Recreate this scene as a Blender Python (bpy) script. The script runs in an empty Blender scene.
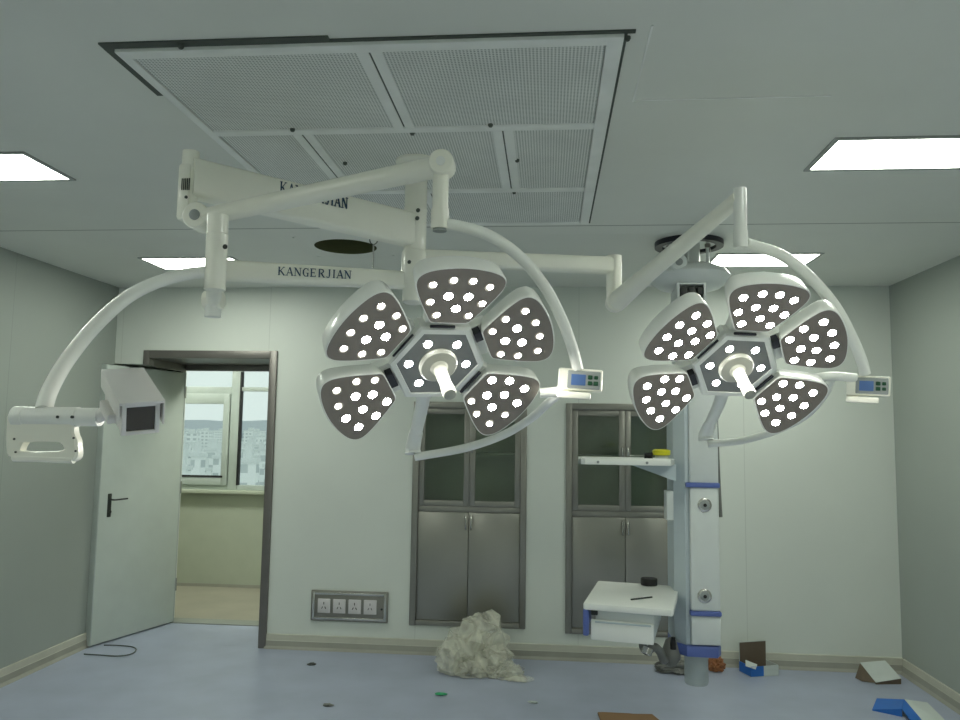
import bpy, bmesh, math, random
from mathutils import Vector, Matrix, noise
random.seed(7)
C = bpy.context.scene.collection
SC = bpy.context.scene
PI = math.pi

# ------------------------------------------------------------------ camera, world, exposure
F, YAW, PITCH, ROLL, CH = 774.5, .0888, .0945, .0147, 1.6
_f = Vector((-math.sin(YAW) * math.cos(PITCH), math.cos(YAW) * math.cos(PITCH), math.sin(PITCH)))
_r = Vector((math.cos(YAW), math.sin(YAW), 0)); _u = _r.cross(_f)
RIGHT = _r * math.cos(ROLL) + _u * math.sin(ROLL)
UP = -_r * math.sin(ROLL) + _u * math.cos(ROLL)
FWD = _f
cam = bpy.data.cameras.new('camera'); cam.sensor_width = 36; cam.lens = F / 960 * 36; cam.clip_end = 3000; cam.clip_start = .05
co = bpy.data.objects.new('camera', cam); C.objects.link(co); SC.camera = co
co.matrix_world = Matrix(((RIGHT.x, UP.x, -FWD.x, 0), (RIGHT.y, UP.y, -FWD.y, 0), (RIGHT.z, UP.z, -FWD.z, CH), (0, 0, 0, 1)))
w = bpy.data.worlds.new('overcast'); SC.world = w; w.use_nodes = True
bg = w.node_tree.nodes['Background']; bg.inputs[0].default_value = (.80, .90, .88, 1); bg.inputs[1].default_value = .52
SC.view_settings.view_transform = 'Standard'; SC.view_settings.look = 'None'
SC.view_settings.gamma = 1; SC.view_settings.exposure = 1.0
PANEL = 11.5          # fluorescent panel strength
LEDP = 95.0

EYE = Vector((0, 0, CH))
def _ray(px, py): return FWD * F + RIGHT * (px - 480) - UP * (py - 360)
def atY(px, py, Y): d = _ray(px, py); return EYE + d * (Y / d.y)
def atZ(px, py, Z): d = _ray(px, py); return EYE + d * ((Z - CH) / d.z)

# ------------------------------------------------------------------ materials
M = {}
def mat(name, col, rough=.5, metal=0., var=.06, scale=6., emit=None, es=0., bump=0., bscale=60., trans=0., alpha=1., spec=.5, coat=0.):
    m = bpy.data.materials.new(name); m.use_nodes = True; nt = m.node_tree; b = nt.nodes['Principled BSDF']
    b.inputs['Roughness'].default_value = rough; b.inputs['Metallic'].default_value = metal
    b.inputs['Specular IOR Level'].default_value = spec; b.inputs['Coat Weight'].default_value = coat
    tc = nt.nodes.new('ShaderNodeTexCoord'); n = nt.nodes.new('ShaderNodeTexNoise'); n.inputs['Scale'].default_value = scale; n.inputs['Detail'].default_value = 4
    nt.links.new(tc.outputs['Object'], n.inputs['Vector'])
    r = nt.nodes.new('ShaderNodeValToRGB')
    r.color_ramp.elements[0].position = .3; r.color_ramp.elements[1].position = .7
    r.color_ramp.elements[0].color = (*[c * (1 - var) for c in col], 1); r.color_ramp.elements[1].color = (*[min(1, c * (1 + var)) for c in col], 1)
    nt.links.new(n.outputs['Fac'], r.inputs['Fac']); nt.links.new(r.outputs['Color'], b.inputs['Base Color'])
    if bump:
        n2 = nt.nodes.new('ShaderNodeTexNoise'); n2.inputs['Scale'].default_value = bscale; nt.links.new(tc.outputs['Object'], n2.inputs['Vector'])
        bp = nt.nodes.new('ShaderNodeBump'); bp.inputs['Strength'].default_value = bump; bp.inputs['Distance'].default_value = .01
        nt.links.new(n2.outputs['Fac'], bp.inputs['Height']); nt.links.new(bp.outputs['Normal'], b.inputs['Normal'])
    if emit: b.inputs['Emission Color'].default_value = (*emit, 1); b.inputs['Emission Strength'].default_value = es
    b.inputs['Transmission Weight'].default_value = trans; b.inputs['Alpha'].default_value = alpha
    M[name] = m; return m

def math_node(nt, op, a, b=None, c=None):
    n = nt.nodes.new('ShaderNodeMath'); n.operation = op
    for i, v in enumerate((a, b, c)):
        if v is None: continue
        if isinstance(v, (int, float)): n.inputs[i].default_value = v
        else: nt.links.new(v, n.inputs[i])
    return n.outputs[0]

def seam_mat(name, col, pitch, off, axis, rough, width=.005, dark=.84):
    m = mat(name, col, rough, var=.035, scale=1.3, bump=.03, bscale=25); nt = m.node_tree; b = nt.nodes['Principled BSDF']
    tc = nt.nodes.new('ShaderNodeTexCoord'); s = nt.nodes.new('ShaderNodeSeparateXYZ'); nt.links.new(tc.outputs['Object'], s.inputs[0])
    x = math_node(nt, 'ADD', s.outputs[axis], 50 * pitch - off)
    fr = math_node(nt, 'MODULO', x, pitch); k = math_node(nt, 'LESS_THAN', fr, width)
    mix = nt.nodes.new('ShaderNodeMix'); mix.data_type = 'RGBA'; nt.links.new(k, mix.inputs['Factor'])
    nt.links.new(nt.nodes['Color Ramp'].outputs[0], mix.inputs['A']); mix.inputs['B'].default_value = (*[c * dark for c in col], 1)
    nt.links.new(mix.outputs['Result'], b.inputs['Base Color']); return m

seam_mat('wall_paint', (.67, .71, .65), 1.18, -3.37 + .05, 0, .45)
seam_mat('side_wall_shaded', (.345, .38, .345), 1.18, 5.74 - 1.18, 1, .45)  # same wall paint, darkened so the side walls' shade sits in the colour
seam_mat('ceiling_paint', (.76, .78, .72), 4.0, .03, 1, .5, .012, .4)
mat('floor_vinyl', (.36, .40, .50), .38, var=.07, scale=3.5, bump=.02, bscale=9)
mat('corridor_floor', (.31, .29, .23), .3, var=.12, scale=3)
mat('corridor_wall', (.42, .455, .365), .6, var=.03)
mat('base_cream', (.50, .50, .42), .5)
mat('base_grey', (.33, .33, .28), .6)
mat('threshold', (.25, .27, .24), .5)
mat('white_enamel', (.92, .92, .81), .3, var=.02, coat=.2)
mat('cool_enamel', (.86, .88, .83), .32, var=.02, coat=.2)
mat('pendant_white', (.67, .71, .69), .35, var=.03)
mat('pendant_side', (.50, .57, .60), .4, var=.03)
mat('blue_trim', (.10, .15, .42), .4)
mat('bright_blue', (.02, .14, .50), .45)
mat('lamp_face', (.22, .195, .165), .42, var=.05)
mat('hub_face', (.24, .25, .245), .4, var=.05)
mat('dark_plastic_and_slots', (.012, .013, .02), .4)  # dark hinges and ceiling ring; also the shade in the petal slots
mat('black_rubber', (.01, .01, .01), .6)
mat('led', (1, .98, .9), .3, emit=(1, .97, .88), es=LEDP)
mat('led_cool', (1, 1, 1), .3, emit=(.95, .98, 1), es=LEDP * .25)
mat('led_ring', (.62, .58, .46), .3, emit=(1, .93, .78), es=.10)
mat('diffuser', (1, 1, 1), .4, emit=(.95, 1, .89), es=PANEL)
mat('light_frame', (.35, .37, .35), .4)
mat('vent_frame', (.86, .88, .84), .45)
mat('gap_shade_fittings', (.085, .10, .085), .8)  # shade in the open vent gap; also dark clips, screws and hook ring
mat('void', (.11, .12, .05), .9)
mat('lettering', (.03, .07, .12), .6)
mat('screen_blue', (.06, .12, .28), .3, emit=(.2, .38, .75), es=.05)
mat('panel_grey', (.30, .33, .32), .4)
mat('green_button', (.01, .07, .03), .4)
mat('steel_door', (.34, .335, .30), .34, metal=.85, var=.06, scale=2.2, bump=.015, bscale=4)
mat('steel_frame', (.28, .275, .245), .38, metal=.7)
mat('steel_inner', (.48, .50, .43), .6, metal=.2)
mat('frame_bronze', (.19, .18, .165), .4, metal=.55)
mat('door_grey', (.58, .64, .58), .45, var=.03)
mat('alu_white', (.44, .49, .46), .4)
mat('silver', (.55, .55, .52), .25, metal=.9)
mat('camera_metal', (.74, .73, .70), .32, metal=.3)
mat('handle_ivory', (.42, .43, .37), .4)
mat('lens_glass', (.035, .028, .015), .12, coat=.6)
mat('switch_plate', (.62, .6, .6), .4)
mat('yellow', (.65, .62, .02), .45)
mat('cardboard', (.22, .13, .06), .8)
mat('carton_inside', (.13, .10, .07), .8)
mat('carton_white', (.55, .60, .57), .6)
mat('green_bit', (.02, .35, .14), .4)
mat('hose_grey', (.16, .165, .15), .45)
mat('wire_dark', (.03, .035, .03), .5)
mat('cable', (.09, .11, .10), .5)
mat('orange_brown', (.28, .11, .04), .6)
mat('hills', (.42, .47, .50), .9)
mat('hazed_ground', (.50, .55, .53), .9, var=.2, scale=.02)  # ground colour lightened to stand in for distance haze
mat('hazed_roof', (.72, .76, .75), .8)  # roof colour lightened to stand in for distance haze
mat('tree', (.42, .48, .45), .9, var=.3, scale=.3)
mat('clear_sleeve', (.55, .62, .60), .35, alpha=.62)

def hazed_tower_mat():
    m = mat('tower', (.62, .66, .64), .8); nt = m.node_tree; b = nt.nodes['Principled BSDF']
    tc = nt.nodes.new('ShaderNodeTexCoord'); br = nt.nodes.new('ShaderNodeTexBrick')
    sp = nt.nodes.new('ShaderNodeSeparateXYZ'); nt.links.new(tc.outputs['Object'], sp.inputs[0])
    cb = nt.nodes.new('ShaderNodeCombineXYZ'); nt.links.new(math_node(nt, 'ADD', sp.outputs[0], sp.outputs[1]), cb.inputs[0]); nt.links.new(sp.outputs[2], cb.inputs[1])
    nt.links.new(cb.outputs[0], br.inputs['Vector']); br.offset = 0
    br.inputs['Color1'].default_value = (.52, .57, .58, 1); br.inputs['Color2'].default_value = (.58, .63, .63, 1); br.inputs['Mortar'].default_value = (.86, .89, .88, 1)  # pale facade colours carry the haze of the distant city
    br.inputs['Scale'].default_value = 1; br.inputs['Brick Width'].default_value = 4; br.inputs['Row Height'].default_value = 3.2; br.inputs['Mortar Size'].default_value = .9
    nt.links.new(br.outputs['Color'], b.inputs['Base Color'])
hazed_tower_mat()

def glass_mat(name, tint, gl):
    m = bpy.data.materials.new(name); m.use_nodes = True; nt = m.node_tree; nt.nodes.clear()
    o = nt.nodes.new('ShaderNodeOutputMaterial'); t = nt.nodes.new('ShaderNodeBsdfTransparent'); g = nt.nodes.new('ShaderNodeBsdfGlossy')
    t.inputs[0].default_value = (*tint, 1); g.inputs['Roughness'].default_value = .06
    mx = nt.nodes.new('ShaderNodeMixShader'); f = nt.nodes.new('ShaderNodeFresnel'); f.inputs[0].default_value = 1.5
    k = math_node(nt, 'MULTIPLY', f.outputs[0], gl)
    nt.links.new(k, mx.inputs[0]); nt.links.new(t.outputs[0], mx.inputs[1]); nt.links.new(g.outputs[0], mx.inputs[2]); nt.links.new(mx.outputs[0], o.inputs[0]); M[name] = m
glass_mat('pane_glass', (.80, .86, .80), 1.5)
glass_mat('window_glass', (.93, .96, .95), 1)

def bag_mat():
    m = bpy.data.materials.new('bag_plastic'); m.use_nodes = True; nt = m.node_tree; b = nt.nodes['Principled BSDF']; out = nt.nodes['Material Output']
    tc = nt.nodes.new('ShaderNodeTexCoord'); n = nt.nodes.new('ShaderNodeTexNoise'); n.inputs['Scale'].default_value = 5; n.inputs['Distortion'].default_value = 1.5; nt.links.new(tc.outputs['Object'], n.inputs['Vector'])
    b.inputs['Base Color'].default_value = (.86, .86, .74, 1); b.inputs['Roughness'].default_value = .22
    mp = nt.nodes.new('ShaderNodeVectorMath'); mp.operation = 'ADD'; sc = nt.nodes.new('ShaderNodeVectorMath'); sc.operation = 'SCALE'; sc.inputs['Scale'].default_value = .25
    nt.links.new(n.outputs['Color'], sc.inputs[0]); nt.links.new(tc.outputs['Object'], mp.inputs[0]); nt.links.new(sc.outputs[0], mp.inputs[1])
    v = nt.nodes.new('ShaderNodeTexVoronoi'); v.feature = 'DISTANCE_TO_EDGE'; v.inputs['Scale'].default_value = 16; nt.links.new(mp.outputs[0], v.inputs['Vector'])
    bp = nt.nodes.new('ShaderNodeBump'); bp.inputs['Strength'].default_value = 1; bp.inputs['Distance'].default_value = .008; nt.links.new(v.outputs['Distance'], bp.inputs['Height']); nt.links.new(bp.outputs['Normal'], b.inputs['Normal'])
    tr = nt.nodes.new('ShaderNodeBsdfTranslucent'); tr.inputs[0].default_value = (.9, .9, .78, 1); nt.links.new(bp.outputs['Normal'], tr.inputs['Normal'])
    tp = nt.nodes.new('ShaderNodeBsdfTransparent'); m1 = nt.nodes.new('ShaderNodeMixShader'); m2 = nt.nodes.new('ShaderNodeMixShader'); m1.inputs[0].default_value = .25
    nt.links.new(b.outputs[0], m1.inputs[1]); nt.links.new(tr.outputs[0], m1.inputs[2])
    k = math_node(nt, 'MULTIPLY_ADD', n.outputs['Fac'], 1.5, -.10); k = math_node(nt, 'MINIMUM', k, .80)
    nt.links.new(k, m2.inputs[0]); nt.links.new(m1.outputs[0], m2.inputs[1]); nt.links.new(tp.outputs[0], m2.inputs[2]); nt.links.new(m2.outputs[0], out.inputs[0]); M['bag_plastic'] = m
bag_mat()

def grille_mat():
    m = mat('grille', (.78, .80, .76), .5); nt = m.node_tree; b = nt.nodes['Principled BSDF']
    tc = nt.nodes.new('ShaderNodeTexCoord'); s = nt.nodes.new('ShaderNodeSeparateXYZ'); nt.links.new(tc.outputs['Object'], s.inputs[0])
    P = .0105
    def cell(o):
        a = math_node(nt, 'ADD', o, 20.); a = math_node(nt, 'MODULO', a, P); a = math_node(nt, 'SUBTRACT', a, P / 2); return math_node(nt, 'MULTIPLY', a, a)
    d = math_node(nt, 'ADD', cell(s.outputs[0]), cell(s.outputs[1])); k = math_node(nt, 'LESS_THAN', d, (P * .3) ** 2)
    mix = nt.nodes.new('ShaderNodeMix'); mix.data_type = 'RGBA'; nt.links.new(k, mix.inputs['Factor'])
    nt.links.new(nt.nodes['Color Ramp'].outputs[0], mix.inputs['A']); mix.inputs['B'].default_value = (.30, .325, .30, 1)
    nt.links.new(mix.outputs['Result'], b.inputs['Base Color'])
grille_mat()

# ------------------------------------------------------------------ mesh helpers
NB = 0
def box(bm, lo, hi, bev=0., mtx=None, seg=2):
    global NB
    NB += 1; e = Vector((1, 1, 1)) * ((NB % 9) * .00012); lo, hi = Vector(lo) - e, Vector(hi) + e; t = bmesh.new()
    r = bmesh.ops.create_cube(t, size=1); s = hi - lo; c = (hi + lo) / 2
    for v in t.verts: v.co = Vector((v.co.x * s.x, v.co.y * s.y, v.co.z * s.z)) + c
    if bev: bmesh.ops.bevel(t, geom=t.edges[:], offset=bev, segments=seg, profile=.5, affect='EDGES')
    merge(bm, t, mtx); return bm
def merge(bm, t, mtx=None):
    if mtx is not None: bmesh.ops.transform(t, matrix=mtx, verts=t.verts)
    me = bpy.data.meshes.new('tmp'); t.to_mesh(me); t.free(); bm.from_mesh(me); bpy.data.meshes.remove(me)
def frame_from(d):
    d = Vector(d).normalized(); a = Vector((0, 0, 1)) if abs(d.z) < .9 else Vector((0, 1, 0))
    x = a.cross(d).normalized(); return x, d.cross(x), d
def rings(bm, rs, cap=True, closed=False):
    vs = [[bm.verts.new(p) for p in r] for r in rs]; n = len(rs[0])
    for i in range(len(vs) - 1):
        for k in range(n): bm.faces.new((vs[i][k], vs[i][(k + 1) % n], vs[i + 1][(k + 1) % n], vs[i + 1][k]))
    if cap: bm.faces.new(list(reversed(vs[0]))); bm.faces.new(vs[-1])
def spline(pts, n=8):
    pts = [Vector(p) for p in pts]; out = []
    for i in range(len(pts) - 1):
        p0 = pts[i - 1] if i else pts[0] * 2 - pts[1]; p1, p2 = pts[i], pts[i + 1]; p3 = pts[i + 2] if i + 2 < len(pts) else p2 * 2 - p1
        for k in range(n):
            t = k / n; out.append(.5 * ((2 * p1) + (p2 - p0) * t + (2 * p0 - 5 * p1 + 4 * p2 - p3) * t * t + (3 * p1 - p0 - 3 * p2 + p3) * t ** 3))
    return out + [pts[-1]]
def tube(bm, pts, r, seg=20, smooth=0, flat=1.):
    """sweep along pts; r: number or (start, end); flat squashes the section's second axis"""
    P = spline(pts, smooth) if smooth else [Vector(p) for p in pts]; n = len(P)
    rr = [(r if not isinstance(r, (tuple, list)) else r[0] + (r[1] - r[0]) * i / (n - 1)) for i in range(n)]
    x, y, d0 = frame_from(P[1] - P[0]); out = []
    for i, p in enumerate(P):
        d = ((P[i + 1] - P[i]).normalized() if i < n - 1 else (P[i] - P[i - 1]).normalized())
        if 0 < i < n - 1: d = ((P[i + 1] - P[i]).normalized() + (P[i] - P[i - 1]).normalized()).normalized()
        x = (x - d * x.dot(d)).normalized(); y = d.cross(x)
        out.append([p + x * (rr[i] * math.cos(a)) + y * (rr[i] * flat * math.sin(a)) for a in [2 * PI * k / seg for k in range(seg)]])
    rings(bm, out); return bm
def lathe(bm, prof, seg=32, mtx=None):
    t = bmesh.new(); rings(t, [[Vector((r * math.cos(2 * PI * k / seg), r * math.sin(2 * PI * k / seg), z)) for k in range(seg)] for r, z in prof]); merge(bm, t, mtx); return bm
def axis_m(o, d, x=None):
    a, b, c = frame_from(d)
    if x is not None: a = (Vector(x) - c * Vector(x).dot(c)).normalized(); b = c.cross(a)
    return Matrix(((a.x, b.x, c.x, o[0]), (a.y, b.y, c.y, o[1]), (a.z, b.z, c.z, o[2]), (0, 0, 0, 1)))
def prism(bm, pts, z0, z1, mtx=None, bev=0.):
    t = bmesh.new(); rings(t, [[Vector((x, y, z0)) for x, y in pts], [Vector((x, y, z1)) for x, y in pts]])
    if bev: bmesh.ops.bevel(t, geom=[e for e in t.edges if abs(e.verts[0].co.z - e.verts[1].co.z) < 1e-6], offset=bev, segments=2, affect='EDGES', profile=.5)
    merge(bm, t, mtx); return bm
def B(): return bmesh.new()
def obj(name, bm, m, parent=None, smooth=True, angle=35):
    bmesh.ops.recalc_face_normals(bm, faces=bm.faces)
    me = bpy.data.meshes.new(name)
    if parent is not None: bm.transform(parent_inv(parent))
    bm.to_mesh(me); bm.free()
    o = bpy.data.objects.new(name, me); C.objects.link(o)
    if isinstance(m, str): me.materials.append(M[m])
    else:
        for k in m: me.materials.append(M[k])
    if smooth:
        for p in me.polygons: p.use_smooth = True
        try: me.set_sharp_from_angle(angle=math.radians(angle))
        except Exception: pass
    if parent is not None: o.parent = parent
    return o
def world_of(o):
    m = o.matrix_basis.copy()
    return world_of(o.parent) @ m if o.parent else m
def parent_inv(p): return world_of(p).inverted()
def thing(name, label, cat, loc=(0, 0, 0), group=None):
    o = bpy.data.objects.new(name, None); C.objects.link(o); o.location = loc; o.empty_display_size = .05
    o['label'] = label; o['category'] = cat
    if group: o['group'] = group
    return o
def tag(o, label, cat, group=None, kind=None):
    o['label'] = label; o['category'] = cat
    if group: o['group'] = group
    if kind: o['kind'] = kind
    return o
def struct(name, bm, m, smooth=False):
    o = obj(name, bm, m, None, smooth); o['kind'] = 'structure'; return o
def recenter(o):
    """put a one-mesh thing's origin at its base"""
    me = o.data; xs = [v.co for v in me.vertices]
    c = Vector((sum(v.x for v in xs) / len(xs), sum(v.y for v in xs) / len(xs), min(v.z for v in xs)))
    me.transform(Matrix.Translation(-c)); o.location = c; return o

# ------------------------------------------------------------------ room shell
XL, XR, D, H = -3.37, 2.44, 5.74, 2.7
FRONT = -2.2
DX0, DX1, DZ = -3.10, -2.11, 2.165        # door recess in the wall
CAB = [(-1.0, -.155, .205, 1.83), (.13, .985, .185, 1.83)]
WT = .34
REC = 6.40
# back wall as cells round the door recess and the cabinet niches
xs = sorted({XL - .1, XL, DX0, DX1, CAB[0][0], CAB[0][1], CAB[1][0], CAB[1][1], XR + .1})
bm = B()
zs = [0, CAB[1][2], CAB[0][2], CAB[0][3], 2.10, DZ, H + .1]
zs = sorted(set(zs))
for i in range(len(xs) - 1):
    for j in range(len(zs) - 1):
        cx, cz = (xs[i] + xs[i + 1]) / 2, (zs[j] + zs[j + 1]) / 2
        if DX0 < cx < DX1 and cz < DZ: continue
        if XL < cx < DX0 and cz < 2.10: continue       # the open leaf stands in this corner of the recess
        if any(c[0] < cx < c[1] and c[2] < cz < c[3] for c in CAB): continue
        box(bm, (xs[i], D, zs[j]), (xs[i + 1], D + WT, zs[j + 1]))
bmesh.ops.remove_doubles(bm, verts=bm.verts, dist=1e-5)
struct('wall_back', bm, 'wall_paint')
bm = B()   # deep part of the recess: soffit, right jamb, far plane with the opening
box(bm, (XL - .1, D + WT, 2.10), (XL + .01, REC + .1, H)); box(bm, (DX1, D + WT, 0), (DX1 + .25, REC + .1, H))
box(bm, (XL, D + WT, 2.165), (DX1, REC + .1, H))
box(bm, (XL, REC, 0), (-3.15, REC + .1, 2.165))
box(bm, (-3.15, REC, 2.115), (DX1, REC + .1, 2.165))
struct('trim_1', bm, 'wall_paint')
bm = B(); box(bm, (XL - .1, FRONT, 0), (XL, REC + .1, H)); struct('wall_left', bm, 'side_wall_shaded')
bm = B(); box(bm, (XR, FRONT, 0), (XR + .1, D, H)); struct('wall_right', bm, 'side_wall_shaded')
bm = B(); box(bm, (XL, FRONT - .1, 0), (XR, FRONT, H)); struct('wall_front', bm, 'wall_paint')
bm = B(); box(bm, (XL - .1, FRONT - .1, -.1), (XR + .1, D + .02, 0)); box(bm, (XL - .1, D + .02, -.1), (DX1 + .02, REC - .02, 0)); struct('floor', bm, 'floor_vinyl')
bm = B(); box(bm, (-3.15, REC - .06, 0), (DX1, REC + .1, .006)); struct('trim_2', bm, 'threshold')
# ceiling with a round cut-out
HX, HY, HR = -1.215, 4.465, .185
bm = B(); S = .25
for lo, hi in (((XL - .1, FRONT - .1), (XR + .1, HY - S)), ((XL - .1, HY + S), (XR + .1, D + .02)), ((XL - .1, HY - S), (HX - S, HY + S)), ((HX + S, HY - S), (XR + .1, HY + S))):
    box(bm, (*lo, H), (*hi, H + .1))
N = 48; ci, sq = [], []
for k in range(N):
    a = 2 * PI * (k + .5) / N; c, s = math.cos(a), math.sin(a); q = S / max(abs(c), abs(s))
    ci.append((HX + HR * c, HY + HR * s)); sq.append((HX + q * c, HY + q * s))
v1 = [bm.verts.new((*p, H)) for p in ci]; v2 = [bm.verts.new((*p, H)) for p in sq]; 
for k in range(N):
    n = (k + 1) % N; bm.faces.new((v1[k], v1[n], v2[n], v2[k]))
struct('ceiling', bm, 'ceiling_paint')
bm = B(); box(bm, (HX - .25, HY - .25, H + .1), (HX + .25, HY + .25, H + .35))
rings(bm, [[Vector((HX + (HR + d_) * math.cos(2 * PI * k / 48), HY + (HR + d_) * math.sin(2 * PI * k / 48), z)) for k in range(48)] for d_, z in ((.0, H + .0005), (.0, H + .11), (.004, H + .11), (.004, H + .0005))], False)
struct('trim_3', bm, 'void')
# baseboards: grey foot, cream upper strip
def baseboard(name, a, b, nrm):
    a, b, nrm = Vector(a), Vector(b), Vector(nrm); bm = B()
    prof = [(0, .105), (.010, .102), (.012, .06), (.014, .058), (.017, .02), (.03, .002), (.03, 0), (0, 0)]
    rings(bm, [[p + nrm * x + Vector((0, 0, z)) for x, z in prof] for p in (a, b)])
    o = struct(name, bm, ['base_cream', 'base_grey'])
    for p in o.data.polygons:
        if p.center.z < .0585 and len(p.vertices) == 4: p.material_index = 1
baseboard('baseboard_back', (DX1 + .035, D, 0), (XR, D, 0), (0, -1, 0))
baseboard('baseboard_left', (XL, FRONT, 0), (XL, 5.6, 0), (1, 0, 0))
baseboard('baseboard_right', (XR, FRONT, 0), (XR, D - .03, 0), (-1, 0, 0))
# door frame
bm = B()
box(bm, (DX1 - .012, D - .02, 0), (DX1 + .045, D + .06, 2.205), .004); box(bm, (DX0 - .03, D - .02, 2.145), (DX1 + .045, D + .06, 2.205), .004)
box(bm, (DX0 - .03, D - .02, 2.09), (DX0 + .02, D + .06, 2.205), .004)
box(bm, (DX0, D + .06, 2.15), (DX1, REC, 2.166)); box(bm, (DX1 - .016, D + .06, 0), (DX1 + .002, REC, 2.166))
box(bm, (DX0 - .004, D + .06, 2.085), (DX0 + .004, REC - .03, 2.166)); box(bm, (-3.18, REC - .03, 2.10), (DX1, REC + .02, 2.165), .004); box(bm, (-3.18, REC - .03, 0), (-3.14, REC + .02, 2.11), .004)
struct('door_frame', bm, 'frame_bronze', True)['kind'] = 'structure'
bpy.data.objects['door_frame'].name = 'trim_4'
# door leaf, open against the left wall
hinge = Vector((-3.085, 6.345, .012)); free = Vector((-3.325, 5.56, .012)); dd = (free - hinge); L = dd.length; dd.normalize()
nr = Vector((-dd.y, dd.x, 0)); nr = nr if nr.x > 0 else -nr       # face towards the room
dm = Matrix(((dd.x, nr.x, 0, hinge.x), (dd.y, nr.y, 0, hinge.y), (0, 0, 1, .012), (0, 0, 0, 1)))
door = thing('door_1', 'grey metal door leaf standing open', 'door', hinge); door['kind'] = 'structure'
bm = B(); box(bm, (0, -.045, 0), (L, 0, 2.065), .003, dm); obj('door_leaf', bm, 'door_grey', door)
bm = B(); box(bm, (L - .002, -.05, 0), (L + .004, .004, 2.068), .001, dm); box(bm, (-.004, -.05, 0), (.002, .003, 2.066), .001, dm); obj('edge_strip', bm, 'alu_white', door)
bm = B(); hz = 1.02
box(bm, (L - .112, 0, hz - .10), (L - .080, .010, hz + .075), .004, dm)
tube(bm, [dm @ Vector(p) for p in ((L - .095, .01, hz + .03), (L - .095, .055, hz + .03), (L - .11, .06, hz + .03), (L - .215, .06, hz + .032))], .006, 10)
lathe(bm, [(.009, 0), (.012, .01), (.004, .012)], 16, dm @ axis_m((L - .095, .01, hz - .06), (0, 1, 0)))
obj('door_handle', bm, 'wire_dark', door)['label'] = 'dark lever handle on its long plate'
bm = B()
for z in (.25, 1.05, 1.85): tube(bm, [dm @ Vector((-.008, .004, z)), dm @ Vector((-.008, .004, z + .1))], .007, 10)
obj('hinge', bm, 'silver', door)

# ------------------------------------------------------------------ corridor and the view
CY = 7.84
bm = B(); box(bm, (-6.2, REC + .1, -.1), (-.6, CY + .1, 0)); struct('floor_corridor', bm, 'corridor_floor').name = 'floor_corridor'
w0 = atY(178, 489, CY); w1 = atY(272, 489, CY); wz0 = w0.z; wz1 = atY(183, 372, CY).z + .1
WX0, WX1 = w0.x - .55, w1.x + .28
bm = B()
box(bm, (-6.2, CY, 0), (-.6, CY + .2, wz0)); box(bm, (-6.2, CY, wz1), (-.6, CY + .2, H))
box(bm, (-6.2, CY, wz0), (WX0, CY + .2, wz1)); box(bm, (WX1, CY, wz0), (-.6, CY + .2, wz1))
struct('wall_corridor', bm, 'corridor_wall')
bm = B(); box(bm, (-6.3, REC + .1, 0), (-6.2, CY, H)); box(bm, (-.6, REC + .1, 0), (-.5, CY, H)); box(bm, (DX1 + .25, REC, 0), (-.5, REC + .1, H)); box(bm, (-6.3, REC, 0), (XL - .1, REC + .1, H)); struct('wall_corridor_end', bm, 'corridor_wall')
bm = B(); box(bm, (-6.3, REC + .1, H - .02), (-.5, CY + .1, H + .08)); box(bm, (XL - .1, D + .02, H), (DX1 + .3, REC + .1, H + .1)); struct('ceiling_corridor', bm, 'corridor_wall')
bm = B(); box(bm, (-6.2, CY - .008, 0), (-.6, CY, .03)); struct('baseboard_corridor', bm, 'base_grey')
win = thing('window_1', 'white aluminium window over the corridor wall', 'window', ((WX0 + WX1) / 2, CY + .05, wz0)); win['kind'] = 'structure'
X = lambda px, py=430: atY(px, py, CY + .05).x
Z = lambda py, px=225: atY(px, py, CY + .05).z
bm = B(); y0, y1 = CY + .03, CY + .1
def bar(xa, xb, za, zb, t=0): box(bm, (min(xa, xb), y0 - t, min(za, zb)), (max(xa, xb), y1, max(za, zb)), .004)
bar(WX0, WX1, wz0, wz0 + .05); bar(WX0, WX1, wz1 - .05, wz1); bar(WX0, WX0 + .05, wz0, wz1); bar(WX1 - .05, WX1, wz0, wz1)
bar(X(231), X(240), wz0, wz1, .01); bar(WX0, X(239), Z(387), Z(394)); bar(X(238), WX1, Z(387), Z(391))
obj('window_frame', bm, 'alu_white', win)
bm = B(); sx0, sx1 = WX0 + .05, X(230)
bar(sx0, sx1, Z(404), Z(394), .02); bar(sx0, sx1, Z(485), Z(478), .02); bar(X(224), sx1, Z(485), Z(394), .02); bar(sx0, sx0 + .06, Z(485), Z(394), .02)
obj('opening_sash', bm, 'alu_white', win)
bm = B(); box(bm, (X(239.5), y0 - .012, wz0 + .05), (X(240.8), y1 - .02, Z(372)), .001); box(bm, (WX0 + .06, y0 - .024, Z(477.5)), (X(226), y0 - .01, Z(475.5)))
obj('window_seal', bm, 'black_rubber', win)
bm = B(); box(bm, (WX0 + .02, CY + .06, wz0 + .02), (WX1 - .02, CY + .064, wz1 - .02)); obj('window_pane', bm, 'window_glass', win)
bm = B(); box(bm, (WX0 - .03, CY - .07, wz0 - .035), (WX1 + .03, CY + .03, wz0), .006); obj('window_sill', bm, 'corridor_wall', win)

GZ = -42
bm = B(); box(bm, (-2500, 30, GZ - 1), (800, 2600, GZ)); struct('ground_city', bm, 'hazed_ground')
bm = B()
vs = []
for i in range(60):
    x = -2400 + i * 45; h = GZ + 34 + 8 * noise.noise(Vector((i * .35, 0, 0))) ; vs.append((x, h))
pp = [(vs[0][0], GZ)] + vs + [(vs[-1][0], GZ)]
rings(bm, [[Vector((x, 2200, z)) for x, z in pp], [Vector((x, 2500, z + (40 if z > GZ else 0))) for x, z in pp]])
h_ = struct('hills', bm, 'hills')
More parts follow.
